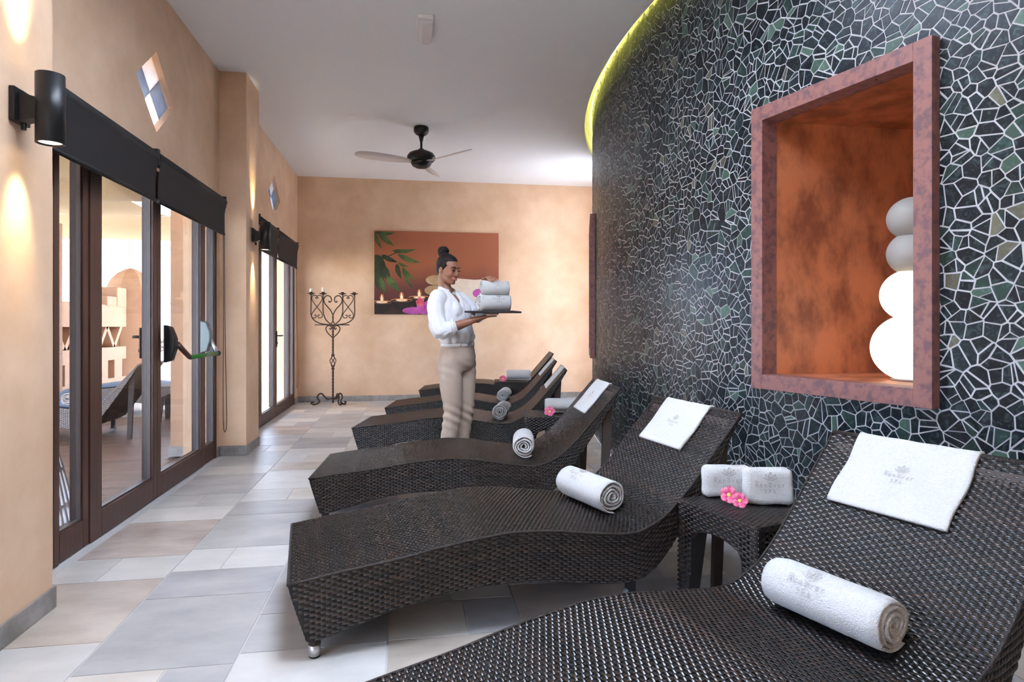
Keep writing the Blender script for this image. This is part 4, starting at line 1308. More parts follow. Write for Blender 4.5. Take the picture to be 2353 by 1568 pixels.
tag(MB().box(-90, 60, -70, 120, -0.30, -0.05).build('ground', M_sand), 'pale sandy ground beyond the terrace', 'ground', kind='structure')
tag(MB().box(-1.95, 8, -14, YF - 0.01, -0.055, -0.006).build('added_paving', M_pave), 'unseen light paving behind the camera, added to bounce sunlight', 'paving', kind='structure')  # unseen paving added as a bounce surface for sunlight
TX0, TX1, TY0, TY1 = -5.3, XL - 0.08, -4.0, 15.0
terr = tag(MB().box(TX0, TX1, TY0, TY1, -0.06, -0.024).build('terrace_floor', M_pave), 'wood look plank floor of the shaded terrace', 'floor', kind='structure')  # paving around the planks made pale to bounce daylight onto the ceiling
pw = 0.20; pl = 1.20; k = 0
pm = MB().box(-pl / 2 + 0.002, pl / 2 - 0.002, -pw / 2 + 0.002, pw / 2 - 0.002, -0.024, -0.016).mesh('plank'); pm.materials.append(M_plank)
y = 2.6; row = 0
part_cache = {}
while y < 8.8:
    x = TX0 - ((row * 0.43) % 1.0) * pl
    while x < TX1:
        x0, x1 = max(x, TX0), min(x + pl, TX1)
        if x1 - x0 > 0.05:
            key = round(x1 - x0, 2)
            if key not in part_cache:
                d_ = pm if abs(key - pl) < 0.005 else MB().box(-key / 2 + 0.002, key / 2 - 0.002, -pw / 2 + 0.002, pw / 2 - 0.002, -0.024, -0.016).mesh('plank')
                if not d_.materials: d_.materials.append(M_plank)
                part_cache[key] = d_
            o = bpy.data.objects.new('plank', part_cache[key]); o.location = ((x0 + x1) / 2, y, random.uniform(-0.0008, 0.0008)); link(o, terr); k += 1
        x += pl
    y += pw; row += 1

# pierced parapet wall with turret
XW = -5.3
pw_ = empty('parapet_wall', (XW, 0, 0)); tag(pw_, 'peach parapet wall pierced with triangles and small windows, seen through near door', 'garden wall')
WY0, WY1 = 8.6, 13.0
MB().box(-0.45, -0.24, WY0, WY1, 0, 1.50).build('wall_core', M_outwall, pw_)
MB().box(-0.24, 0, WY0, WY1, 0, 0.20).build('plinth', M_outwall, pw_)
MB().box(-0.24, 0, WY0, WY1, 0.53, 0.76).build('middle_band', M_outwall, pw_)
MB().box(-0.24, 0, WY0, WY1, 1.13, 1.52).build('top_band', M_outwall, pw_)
yy = WY0
while yy < WY1 - 0.2:       # posts between the small windows
    MB().box(-0.24, 0, yy, min(yy + 0.31, WY1), 0.20, 0.53).build('window_post', M_outwall, pw_)
    yy += 0.56
yy = WY0; up = True
while yy < WY1 - 0.30:      # zigzag of slanting bars
    a, b = (yy, yy + 0.28)
    z0, z1 = (0.76, 1.13) if up else (1.13, 0.76)
    mb = MB(); w = 0.05
    P = [(a - w, z0), (a + w, z0), (b + w, z1), (b - w, z1)]
    if not up: P = P[::-1]
    mb.prism(P, lambda p, q: (-0.24, p, q), lambda p, q: (0.0, p, q)); mb.build('zigzag_bar', M_outwall, pw_)
    yy += 0.28; up = not up
for (a, b, h) in [(12.2, 12.58, 1.68), (12.59, 12.98, 1.86)]:
    MB().box(-0.45, 0.02, a, b, 1.50, h).build('merlon', M_outwall, pw_, bevel=0.02)
tur = empty('turret', (XW - 0.12, 13.50, 0)); tag(tur, 'peach turret with a pointed dome at the end of the parapet', 'turret')
MB().lathe([(0.46, 0.0), (0.46, 1.82)], 8, smooth=False).build('shaft', M_outwall, tur)
MB().lathe([(0.45, 1.82), (0.43, 1.92), (0.36, 2.06), (0.24, 2.18), (0.10, 2.26), (0.0, 2.29)], 8, smooth=False).build('dome', M_outwall, tur)

# outer pier between the doors and arch block
pr_ = empty('terrace_pier', (0, 0, 0)); tag(pr_, 'peach outer pier beside the near door, on a slate foot', 'pier')
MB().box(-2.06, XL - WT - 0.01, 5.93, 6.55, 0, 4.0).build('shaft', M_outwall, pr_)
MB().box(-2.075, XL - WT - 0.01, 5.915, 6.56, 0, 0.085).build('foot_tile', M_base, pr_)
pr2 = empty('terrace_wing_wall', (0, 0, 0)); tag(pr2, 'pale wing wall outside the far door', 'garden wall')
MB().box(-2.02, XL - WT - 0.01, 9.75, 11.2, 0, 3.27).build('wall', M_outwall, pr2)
MB().box(-2.04, XL - WT - 0.01, 9.74, 11.21, 0, 0.085).build('foot_tile', M_base, pr2)
cl = empty('terrace_column', (-4.93, 9.35, 0)); tag(cl, 'slim peach column seen through the near sidelight', 'column')
MB().box(-0.22, 0.22, -0.22, 0.22, 0, 2.55).build('shaft', M_outwall, cl)
MB().tube([(0.26, -0.16, 0), (0.26, -0.16, 2.55)], 0.035, 10).build('pole', M_iron, cl)
MB().box(0.24, 0.31, -0.22, -0.14, 1.32, 1.46).build('cleat', M_steel, cl, bevel=0.01)

ev = empty('added_eaves', (0, 0, 0)); tag(ev, 'added flat eaves keeping sun off the far door, out of view', 'canopy')
MB().box(-3.35, XL - WT, 6.6, 11.3, 3.28, 3.40).build('slab', M_outwall, ev, bevel=0.01)  # unseen slab added to keep direct sun out of the far door
# shade sails slung across the terrace
def sail(y0, y1, z0, z1, lab, ph, xa=-7.0, xb=-1.99):
    V, F = [], []; NX, NY = 24, 18
    for i in range(NX + 1):
        x = xa + (xb - xa) * i / NX
        for j in range(NY + 1):
            t = j / NY; y = y0 + (y1 - y0) * t
            sag = -0.16 * (1 - (2 * ((t * 2) % 1.0) - 1) ** 2)
            z = z0 + (z1 - z0) * t + sag + 0.025 * math.sin(x * 4 + ph + 3 * t) * (1 - abs(2 * t - 1))
            V.append((x, y, z))
    for i in range(NX):
        for j in range(NY):
            a = i * (NY + 1) + j; F.append((a, a + 1, a + NY + 2, a + NY + 1))
    r = empty('shade_sail', (0, 0, 0)); tag(r, lab, 'shade sail', 'cream shade sails over the terrace')
    o = MB().add(V, F, True).build('cloth', M_sail, r)
    for t in (0.0, 0.5, 1.0):
        MB().tube([(xa, y0 + (y1 - y0) * t, z0 + (z1 - z0) * t + 0.006), (xb, y0 + (y1 - y0) * t, z0 + (z1 - z0) * t + 0.006)], 0.008, 6).build('wire', M_steel, r)
sail(1.7, 5.6, 2.75, 2.72, 'cream shade sail nearest to the camera over the terrace', 0)
sail(5.40, 8.3, 2.60, 2.74, 'cream shade sail in the middle of the terrace', 2)
sail(8.1, 14.7, 2.95, 3.02, 'cream shade sail farthest out over the terrace', 4, -8.0, -3.7)

# terrace furniture
def cushion(parent):
    V, F = [], []; ss = np.linspace(0.03, 1.30, 30); n = 8
    for s in ss:
        x, z = top_at(s); nx, nz = top_nrm(s)
        e = 1 - 0.5 * max(0, abs((s - ss[0]) / (ss[-1] - ss[0]) * 2 - 1) - 0.94) / 0.06
        for v, h in ((-0.30, 0.004), (-0.31, 0.03 * e), (-0.28, 0.055 * e), (0.28, 0.055 * e), (0.31, 0.03 * e), (0.30, 0.004)):
            V.append((x + nx * h, v, z + nz * h))
    for i in range(len(ss) - 1):
        for j in range(6):
            a, b = i * 6 + j, i * 6 + (j + 1) % 6
            F.append((a, a + 6, b + 6, b))
    F += [(0, 1, 2, 3, 4, 5), tuple(range(len(V) - 6, len(V)))[::-1]]
    return MB().add(V, F, True).build('lounger_cushion', M_cush)
OUTL = [((-4.55, 7.30), 0, 'weathered wicker lounger on the terrace, seen from behind its backrest'), ((-4.45, 9.20), 2, 'second terrace lounger beyond the outdoor table'), ((-4.75, 5.2), 0, 'terrace lounger hidden mostly by the near door stile')]
# sun-bleached wicker of the terrace set
M_weave_out = mat('bleached_wicker', (0.24, 0.215, 0.20), (0.40, 0.37, 0.35), scale=90, rough=0.6)
M_shell_out = mat('bleached_wicker_backing', (0.055, 0.042, 0.036), (0.085, 0.066, 0.056), scale=30, rough=0.75)
lm = {}
def out_copy(src, label, cat, group):
    o = copy_tree(src)
    for ch in o.children_recursive:
        if ch.data and ch.data.materials and ch.data.materials[0] in (M_weave, M_weave_plain, M_shell):
            key = ch.data.name
            if key not in lm:
                d = ch.data.copy(); d.materials[0] = M_shell_out if ch.data.materials[0] == M_shell else M_weave_out; lm[key] = d
            ch.data = lm[key]
    tag(o, label, cat, group)
    return o
for i, ((fx, fy), ang, lab) in enumerate(OUTL[:2]):
    o = out_copy(proto, lab, 'lounger', 'loungers on the terrace')
    o.location = (fx, fy, -0.016); o.rotation_euler = (0, 0, math.radians(ang))
    c = cushion(None); c.location = (fx, fy, -0.010); c.rotation_euler = (0, 0, math.radians(ang))
    tag(c, ('slate blue cushion on the terrace lounger nearest the glass', 'slate blue cushion on the second terrace lounger')[i], 'cushion', 'cushions of the terrace loungers')
ot = out_copy(tab0, 'weathered wicker table between the two terrace loungers', 'side table', 'terrace furniture')
ot.location = (-2.78, 8.30, -0.016); ot.rotation_euler = (0, 0, 0.05)
towel_roll((-3.35, 7.02, 0.36), 0.1, 0.06, 0.32, 'rolled white towel on the terrace lounger outside', 'rolled towels on the terrace', 77, turns=3)
# white slatted stand just outside the sidelight
ss_ = empty('slatted_stand', (-1.90, 3.97, -0.016), 0.2); tag(ss_, 'white slatted stand leaning just outside the near sidelight', 'stand')
for k in range(5):
    MB().hexa([(-0.05 + k * 0.006, -0.14 + k * 0.065, 0), (-0.03 + k * 0.006, -0.14 + k * 0.065, 0), (-0.03 + k * 0.006, -0.105 + k * 0.065, 0), (-0.05 + k * 0.006, -0.105 + k * 0.065, 0),
               (-0.14, -0.05 + k * 0.022, 0.62), (-0.12, -0.05 + k * 0.022, 0.62), (-0.12, -0.032 + k * 0.022, 0.62), (-0.14, -0.032 + k * 0.022, 0.62)]).build('slat', M_white, ss_, bevel=0.003)
for z, w in ((0.12, 0.155), (0.32, 0.115), (0.55, 0.07)):
    MB().box(-0.05 - z * 0.13, -0.03 - z * 0.13, -w, w, z, z + 0.02).build('rail', M_white, ss_)

# land, fence and sea far off
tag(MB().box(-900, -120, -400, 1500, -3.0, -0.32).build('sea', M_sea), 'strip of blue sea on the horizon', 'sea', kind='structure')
rr = random.Random(3)
rw = empty('rubble_wall', (-19, 28, -0.05)); rw.rotation_euler = (0, 0, math.radians(25)); tag(rw, 'low dry stone wall across the sandy ground', 'garden wall')
for i in range(46):
    for j in range(3):
        o = MB()
        c = (-12 + i * 0.52 + rr.uniform(-0.06, 0.06) + 0.26 * (j % 2), rr.uniform(-0.05, 0.05), 0.12 + j * 0.21)
        o.ball(c, (0.30 + rr.uniform(-0.04, 0.04), 0.25, 0.13 + rr.uniform(-0.02, 0.02)), 7, 5)
        o.build('rubble_stone', M_rock, rw)
fn_ = empty('wire_fence', (-20.5, 31, -0.05)); fn_.rotation_euler = (0, 0, math.radians(25)); tag(fn_, 'thin post and wire fence along the shore', 'fence')
for i in range(9):
    MB().tube([(-14 + i * 3.4, 0, 0), (-14 + i * 3.4, 0, 2.45)], 0.06, 6).build('post', M_iron, fn_)
for k in range(6):
    MB().tube([(-14, 0, 0.6 + k * 0.35), (13.2, 0, 0.6 + k * 0.35)], 0.012, 4).build('wire', M_iron, fn_)
def dune(loc, sx, sy, sz, mt, name, lab, cat):
    V, F = [], []; n = 24
    for i in range(n + 1):
        for j in range(n + 1):
            u, v = i / n * 2 - 1, j / n * 2 - 1
            e = max(0, 1 - u * u) * max(0, 1 - v * v)
            V.append((u * sx, v * sy, sz * e ** 0.5 * (0.85 + 0.3 * noise.noise((u * 3, v * 3, sx)))))
    for i in range(n):
        for j in range(n):
            a = i * (n + 1) + j; F.append((a, a + n + 1, a + n + 2, a + 1))
    o = MB().add(V, F, True).build(name, mt, loc=loc); o.rotation_euler = (0, 0, math.radians(25))
    return tag(o, lab, cat)
dune((-33, 50, -0.1), 40, 9, 1.75, M_sand, 'sand_bank', 'pale sand bank behind the wire fence', 'dune')
for k in range(6):
    o = MB()
    for q in range(14):
        o.ball((rr.uniform(-0.7, 0.7), rr.uniform(-0.5, 0.5), rr.uniform(0.1, 0.5)), rr.uniform(0.12, 0.28), 8, 6)
    tag(o.build('dune_shrub', M_shrub, loc=(-29 + k * 1.9 + rr.uniform(-.4, .4), 25.5 + k * 0.95 + 3.2, 0.35)), 'low green shrub growing behind the dry stone wall', 'shrub', 'shrubs behind the dry stone wall')
tag(dune((-430, 900, -2), 700, 120, 22, M_hill, 'sea_stand_in', 'hazy blue ridge standing in for the band of sea', 'sea_stand_in'))  # added ridge in place of the sea showing above eye level

# ------------------------------------------------------------------ candle stand by the end wall
cs_ = empty('candle_stand', (-1.09, 9.45, 0)); tag(cs_, 'tall wrought iron candle stand with scrolls and four candle cups', 'candle stand')
def cp(x, y): return ((x - 318) / 564.6, 0.0, (1452 - y) / 564.6)
def iron(pts, r=0.008, parent=None, name='scroll', n=7):
    return MB().tube(catmull([cp(*p) for p in pts], n), r, 8).build(name, M_iron, parent or cs_)
def mir(pts): return [(636 - x, y) for x, y in pts]
# twisted post
mb = MB()
for zr in ((0.03, 0.53), (0.735, 1.155)):
    V, F = [], []; n = 40
    for i in range(n + 1):
        z = zr[0] + (zr[1] - zr[0]) * i / n; a0 = z * 34
        for k in range(4):
            a = a0 + k * PI / 2; V.append((0.0145 * math.cos(a), 0.0145 * math.sin(a), z))
    for i in range(n):
        for k in range(4):
            l = (k + 1) % 4; F.append((4 * i + k, 4 * i + l, 4 * i + 4 + l, 4 * i + 4 + k))
    mb.add(V, F, True)
mb.build('twisted_post', M_iron, cs_)
for k in range(4):          # basket twist
    pts = []
    for i in range(13):
        t = i / 12; a = k * PI / 2 + t * PI; r = 0.006 + 0.036 * math.sin(t * PI)
        pts.append((r * math.cos(a), r * math.sin(a), 0.54 + 0.185 * t))
    MB().tube(catmull(pts, 3), 0.006, 6).build('basket_strand', M_iron, cs_)
for z in (0.525, 0.725, 0.10, 1.15): MB().lathe([(0.012, z - 0.012), (0.024, z - 0.006), (0.024, z + 0.006), (0.012, z + 0.012)], 14).build('collar', M_iron, cs_)
MB().tube([cp(175, 797), cp(450, 797)], 0.007, 8).build('cross_bar', M_iron, cs_)
outer = [(145, 550), (145, 640), (145, 710), (165, 755), (215, 785), (290, 797)]
inner = [(240, 550), (240, 640), (242, 700), (262, 755), (300, 792)]
heart = [(284, 600), (292, 612), (305, 600), (300, 570), (270, 558), (246, 585), (255, 625), (295, 672), (318, 720), (318, 760), (304, 793)]
small = [(290, 822), (298, 834), (306, 822), (298, 806), (275, 806), (262, 830), (278, 865), (318, 905)]
s_top = [(178, 577), (170, 585), (164, 574), (170, 560), (190, 560), (190, 590), (163, 600), (175, 630), (192, 650), (215, 680), (232, 712), (222, 740), (205, 735), (206, 720), (214, 722)]
s1 = [(180, 572), (186, 580), (192, 568), (178, 556), (156, 562), (152, 590), (170, 622), (192, 650), (214, 680), (233, 710), (230, 736), (208, 740), (198, 726), (206, 716), (213, 722)]
for f in (outer, inner, heart, small): iron(f); iron(mir(f))
def flipx(pts, c): return [(2 * c - x, y) for x, y in pts]
for base in (s1, flipx(s1, 192)):
    iron(base, 0.006); iron([(x + 247, y) for x, y in base], 0.006)
for i, x in enumerate((145, 240, 393, 487)):
    c = cp(x, 545)
    cup = MB().lathe([(0.004, -0.02), (0.02, -0.008), (0.055, 0.006), (0.058, 0.012), (0.05, 0.008), (0.018, 0.002)], 20, c=c).build('drip_pan', M_iron, cs_)
    MB().lathe([(0.020, 0.004), (0.024, 0.03), (0.021, 0.03), (0.018, 0.006)], 16, c=c).build('candle_cup', M_iron, cup)
    if i < 3:
        h = (0.075, 0.095, 0.045)[i]
        tag(MB().lathe([(0.019, 0.006), (0.0195, h * 0.9), (0.016, h), (0.004, h * 0.94)], 16).build('candle', M_wax, loc=Vector(cs_.location) + Vector(c)),
            ('short white candle on the leftmost cup of the iron stand', 'taller white candle on the second cup of the iron stand', 'burnt down candle stub on the third cup of the iron stand')[i], 'candle', 'candles on the iron stand')
leg = [(0.0, 0.10), (0.075, 0.085), (0.115, 0.12), (0.16, 0.165), (0.205, 0.145), (0.215, 0.10), (0.185, 0.055), (0.22, 0.02), (0.27, 0.012), (0.30, 0.03), (0.285, 0.046), (0.26, 0.04)]
for a in (183, -45, -8):
    ca, sa = math.cos(math.radians(a)), math.sin(math.radians(a))
    MB().tube(catmull([(r * ca * (1 if a > 90 else 0.62), r * sa * (1 if a > 90 else 0.62), z) for r, z in leg], 6), 0.011, 8).build('scroll_foot', M_iron, cs_)
MB().lathe([(0.0, 0.02), (0.012, 0.06), (0.018, 0.10)], 10).build('finial', M_iron, cs_)

# ------------------------------------------------------------------ canvas print on the end wall
PX0, PX1, PZ0, PZ1 = -0.522, 1.388, 1.322, 2.598
PWd, PHt = PX1 - PX0, PZ1 - PZ0
pt_ = empty('canvas_print', (PX0, YB - 0.035, PZ0)); tag(pt_, 'wide canvas print of candles, bamboo leaves and orchids on the end wall', 'picture')
def print_ground():
    m_, nt, p = new_mat('print_ground'); p.inputs['Roughness'].default_value = 0.7
    tc = nt.nodes.new('ShaderNodeTexCoord'); sx = nt.nodes.new('ShaderNodeSeparateXYZ'); nt.links.new(tc.outputs['Object'], sx.inputs[0])
    n = nt.nodes.new('ShaderNodeTexNoise'); n.inputs['Scale'].default_value = 1.6; n.inputs['Detail'].default_value = 2
    nt.links.new(tc.outputs['Object'], n.inputs['Vector'])
    r1 = nt.nodes.new('ShaderNodeValToRGB'); e = r1.color_ramp.elements
    e[0].position = 0.0; e[0].color = (0.05, 0.012, 0.012, 1); e[1].position = 1.0; e[1].color = (0.36, 0.11, 0.05, 1)
    x = e.new(0.32); x.color = (0.13, 0.035, 0.028, 1); x = e.new(0.6); x.color = (0.33, 0.10, 0.042, 1)
    mr = nt.nodes.new('ShaderNodeMath'); mr.operation = 'MULTIPLY_ADD'; mr.inputs[1].default_value = 1 / PHt; mr.inputs[2].default_value = -0.12
    nt.links.new(sx.outputs['Z'], mr.inputs[0])
    ad = nt.nodes.new('ShaderNodeMath'); ad.operation = 'MULTIPLY_ADD'; ad.inputs[1].default_value = 0.28
    nt.links.new(n.outputs['Fac'], ad.inputs[0]); nt.links.new(mr.outputs[0], ad.inputs[2])
    nt.links.new(ad.outputs[0], r1.inputs['Fac']); nt.links.new(r1.outputs['Color'], p.inputs['Base Color'])
    return m_
MB().box(0, PWd, 0, 0.034, 0, PHt).build('canvas', print_ground(), pt_, bevel=0.002)
def pmat(name, c1, c2=None, scale=8): return mat('print_' + name, c1, c2, scale=scale, rough=0.7)
PM = {'leaf': pmat('leaf', (0.025, 0.05, 0.012), (0.10, 0.15, 0.035), 5), 'leaf2': pmat('dark_leaf', (0.014, 0.022, 0.008), (0.04, 0.06, 0.02), 6), 'bowl': pmat('bowl', (0.010, 0.006, 0.006), (0.022, 0.012, 0.010), 9),
      'rim': pmat('glowing_rim', (0.70, 0.20, 0.05), (0.90, 0.45, 0.15), 10), 'wax': pmat('wax', (0.95, 0.62, 0.36), (0.95, 0.80, 0.62), 6), 'flame': pmat('flame', (1.0, 0.85, 0.45), (1.0, 0.92, 0.72), 8), 'halo': pmat('flame_glow', (0.50, 0.13, 0.04)),
      'orchid': pmat('orchid', (0.34, 0.045, 0.25), (0.56, 0.11, 0.42), 5), 'red': pmat('red_flower', (0.62, 0.05, 0.10), (0.80, 0.16, 0.20), 12), 'stone': pmat('pebble', (0.36, 0.21, 0.10), (0.50, 0.33, 0.18), 7),
      'cloth': pmat('white_cloth', (0.62, 0.49, 0.38), (0.76, 0.65, 0.54), 3), 'table': pmat('table', (0.022, 0.010, 0.008), (0.05, 0.022, 0.016), 6)}
layer = [0]
def shape(name, pts, mt, z=None):
    """flat printed patch, uv with v downwards"""
    layer[0] += 1; dy = -0.0004 - 0.00012 * layer[0]
    P = [(min(max(u, 0.002), 0.998) * PWd, (1 - min(max(v, 0.003), 0.997)) * PHt) for u, v in pts]
    V = [(x, dy, z_) for x, z_ in P]; c = (sum(p[0] for p in P) / len(P), dy, sum(p[1] for p in P) / len(P))
    n = len(V)
    MB().add(V + [c], [(i, (i + 1) % n, n) for i in range(n)]).build('printed_' + name, PM[mt], pt_)
def leafshape(a, b, w, mt='leaf'):
    (x0, y0), (x1, y1) = a, b
    f = lambda x, y: ((x - 642) / 1016.0, (y - 42) / 685.0)
    dx, dy = x1 - x0, y1 - y0; L = math.hypot(dx, dy); nx, ny = -dy / L, dx / L
    up, dn = [], []
    for i in range(9):
        t = i / 8; ww = w * math.sin(PI * t ** 0.75) * 0.5; bend = L * 0.05 * math.sin(PI * t)
        bx, by = x0 + dx * t + nx * bend, y0 + dy * t + ny * bend
        up.append(f(bx + nx * ww, by + ny * ww)); dn.append(f(bx - nx * ww, by - ny * ww))
    shape('leaf', up + dn[::-1], mt)
def ell(name, u, v, ru, rv, mt, n=22, a0=0, a1=360):
    shape(name, [(u + ru * math.cos(math.radians(a0 + (a1 - a0) * i / n)), v + rv * math.sin(math.radians(a0 + (a1 - a0) * i / n))) for i in range(n)], mt)
shape('table', [(0, 0.90), (0.25, 0.915), (0.55, 0.93), (1, 0.94), (1, 1), (0, 1)], 'table')
shape('cloth', [(0.50, 0.62), (0.56, 0.565), (0.66, 0.56), (0.80, 0.575), (0.92, 0.565), (1, 0.57), (1, 0.97), (0.52, 0.95)], 'cloth')
for a, b, w, mt in [((648, 240), (740, 350), 70, 'leaf2'), ((690, 260), (700, 440), 60, 'leaf2'), ((660, 330), (730, 500), 56, 'leaf2'), ((645, 380), (692, 540), 50, 'leaf2'), ((720, 330), (770, 470), 60, 'leaf2'), ((642, 250), (660, 420), 46, 'leaf2'), ((820, 310), (858, 440), 40, 'leaf2'),
                ((642, 58), (810, 58), 34, 'leaf'), ((676, 56), (802, 166), 46, 'leaf'), ((645, 60), (702, 192), 34, 'leaf'), ((782, 206), (975, 190), 36, 'leaf'), ((700, 240), (830, 300), 40, 'leaf2'), ((825, 232), (1016, 302), 42, 'leaf'),
                ((828, 302), (918, 336), 24, 'leaf'), ((862, 338), (968, 448), 34, 'leaf'), ((866, 352), (955, 518), 30, 'leaf'), ((740, 410), (852, 540), 60, 'leaf'), ((690, 420), (740, 560), 44, 'leaf'), ((760, 250), (640, 300), 26, 'leaf2')]:
    leafshape(a, b, w, mt)
shape('stem', [(0.11, 0.30), (0.16, 0.262), (0.20, 0.25), (0.20, 0.258), (0.16, 0.272), (0.112, 0.312)], 'leaf2')
for u, v, w in ((0.355, 0.80, 0.085), (0.06, 0.86, 0.085), (0.215, 0.835, 0.085)):
    ell('bowl', u, v + 0.005, w, 0.115, 'bowl', a0=0, a1=190); ell('bowl_rim', u, v - 0.005, w, 0.020, 'rim'); ell('bowl_mouth', u, v - 0.002, w * 0.95, 0.014, 'bowl'); ell('wax', u, v - 0.004, w * 0.55, 0.013, 'wax')
    ell('flame_glow', u, v - 0.055, 0.018, 0.050, 'halo'); shape('flame', [(u - 0.008, v - 0.012), (u - 0.012, v - 0.045), (u - 0.003, v - 0.10), (u + 0.010, v - 0.045), (u + 0.008, v - 0.012)], 'flame')
ell('pebble', 0.49, 0.585, 0.085, 0.062, 'stone'); ell('pebble', 0.47, 0.71, 0.075, 0.060, 'stone')
for c, ru, rv in (((0.31, 0.955), 0.09, 0.042), ((0.40, 0.93), 0.07, 0.075), ((0.47, 0.90), 0.09, 0.085), ((0.84, 0.74), 0.055, 0.055), ((0.82, 0.90), 0.07, 0.06), ((0.90, 0.80), 0.06, 0.09), ((0.76, 0.93), 0.05, 0.05)):
    ell('orchid_petal', c[0], c[1], ru, rv, 'orchid')
shape('flower', [(0.335, 0.90), (0.325, 0.84), (0.345, 0.82), (0.352, 0.78), (0.37, 0.81), (0.395, 0.80), (0.39, 0.86), (0.385, 0.91), (0.36, 0.89)], 'red')
for k_ in range(0, 1): pass

# ------------------------------------------------------------------ the attendant
HX, HYY = 0.352, 4.84
person = empty('person', (0, 0, 0)); tag(person, 'woman in white blouse and beige trousers carrying a tray of towels', 'person')
WB = Vector((-(CX - 1040.0) / FPX * 4.83 * math.cos(TH) + 4.83 * math.sin(TH), 4.83 * math.cos(TH) + (CX - 1040.0) / FPX * 4.83 * math.sin(TH), 0))
person.location = WB; person.rotation_euler = (0, 0, -TH)
M_skin = mat('brown_skin', (0.33, 0.145, 0.085), (0.37, 0.165, 0.098), scale=20, rough=0.45, sss=0.12)
M_hair = mat('black_hair', (0.010, 0.007, 0.007), (0.022, 0.014, 0.013), scale=30, stretch=(1, 1, 6), rough=0.55, bump=0.3, bscale=120, spec=0.25)
M_shirt = mat('white_cotton', (0.80, 0.81, 0.83), (0.84, 0.85, 0.87), scale=60, rough=0.85, bump=0.12, bscale=18)
M_trous = mat('beige_twill', (0.49, 0.39, 0.31), (0.53, 0.425, 0.345), scale=80, rough=0.85, bump=0.1, bscale=14)
M_lip = mat('lip', (0.40, 0.10, 0.085), rough=0.4)
M_eye = mat('eye', (0.012, 0.008, 0.007), rough=0.2)
M_eyew = mat('eye_white', (0.7, 0.68, 0.66), rough=0.3)
M_nail = mat('pink_nail', (0.75, 0.35, 0.36), rough=0.3)

def loft(mb, st, n=20):
    """st: list of (centre, half-axis vector 1, half-axis vector 2)"""
    V, F = [], []
    for c, a, b in st:
        c, a, b = Vector(c), Vector(a), Vector(b)
        for k in range(n):
            t = 2 * PI * k / n; V.append(c + a * math.cos(t) + b * math.sin(t))
    for i in range(len(st) - 1):
        for k in range(n):
            l = (k + 1) % n; F.append((i * n + k, i * n + l, (i + 1) * n + l, (i + 1) * n + k))
    F += [tuple(range(n))[::-1], tuple(range((len(st) - 1) * n, len(st) * n))]
    mb.add(V, F, True)
def limb(mb, pts, rad, n=14, sub=6):
    P = catmull(pts, sub); R = [p.x for p in catmull([(r, 0, 0) for r in rad], sub)]
    mb.tube(P, R, n); mb.ball(P[0], R[0] * 0.99, 14, 10); mb.ball(P[-1], R[-1] * 0.99, 14, 10)
def blend(mb, name, mt, voxel, it, parent, cut=None, wrinkle=None):
    me = mb.mesh('tmp'); o = bpy.data.objects.new('tmp', me); COL.objects.link(o)
    r = o.modifiers.new('r', 'REMESH'); r.mode = 'VOXEL'; r.voxel_size = voxel; r.use_smooth_shade = True
    s = o.modifiers.new('s', 'SMOOTH'); s.iterations = it; s.factor = 0.5
    extra = None
    if cut is not None:
        cm = cut.mesh('tmpcut'); extra = bpy.data.objects.new('tmpcut', cm); COL.objects.link(extra)
        bo = o.modifiers.new('b', 'BOOLEAN'); bo.operation = 'DIFFERENCE'; bo.object = extra; bo.solver = 'EXACT'
    dg = bpy.context.evaluated_depsgraph_get(); dg.update()
    res = bpy.data.meshes.new_from_object(o.evaluated_get(dg), depsgraph=dg)
    res.name = name
    bpy.data.objects.remove(o)
    if extra is not None: bpy.data.objects.remove(extra)
    res.materials.clear(); res.materials.append(mt)
    if wrinkle:
        nv = len(res.vertices); nn = [v.normal.copy() for v in res.vertices]; cc = [v.co.copy() for v in res.vertices]
        res.vertices.foreach_set('co', np.array([wrinkle(c, n) for c, n in zip(cc, nn)], dtype=np.float32).ravel())
    for p in res.polygons: p.use_smooth = True
    return link(bpy.data.objects.new(name, res), parent)

fw = Vector((0.82, -0.57, 0)).normalized(); rt = Vector((fw.y, -fw.x, 0))      # facing, her right side
# head frame
hy = math.radians(54); hf0 = Vector((math.sin(hy), -math.cos(hy), 0)); hr = Vector((hf0.y, -hf0.x, 0))
pt = math.radians(-13); hf = hf0 * math.cos(pt) + Vector((0, 0, math.sin(pt))); hu = Vector((0, 0, math.cos(pt))) - hf0 * math.sin(pt)
HC = Vector((-0.034, 0.0, 1.582))
HM = Matrix.Translation(HC) @ Matrix((hf, hr, hu)).transposed().to_4x4()
def HP(f, r, u): return HM @ Vector((f, r, u))
body = MB()
body.ball((-0.006, 0, 0.012), (0.088, 0.070, 0.090), 24, 16, HM)
body.ball((0.030, 0, -0.020), (0.060, 0.060, 0.072), 20, 14, HM)
body.ball((0.040, 0, -0.062), (0.046, 0.044, 0.050), 18, 12, HM)
body.ball((0.066, 0, -0.096), (0.022, 0.024, 0.018), 14, 10, HM)
body.ball((0.062, 0, 0.018), (0.026, 0.046, 0.022), 14, 10, HM)
for s in (-1, 1):
    body.ball((0.058, s * 0.034, -0.038), (0.026, 0.024, 0.024), 14, 10, HM)
    body.ball((-0.012, s * 0.069, -0.022), (0.017, 0.008, 0.030), 12, 8, HM)
    body.ball((0.086, s * 0.0105, -0.040), (0.009, 0.008, 0.007), 10, 8, HM)
    body.tube([HP(-0.01, s * 0.052, -0.045), HP(0.03, s * 0.043, -0.080), HP(0.062, s * 0.015, -0.100)], [0.020, 0.018, 0.015], 10)
body.tube([HP(0.084, 0, 0.004), HP(0.096, 0, -0.018), HP(0.104, 0, -0.036)], [0.007, 0.0085, 0.0115], 10)
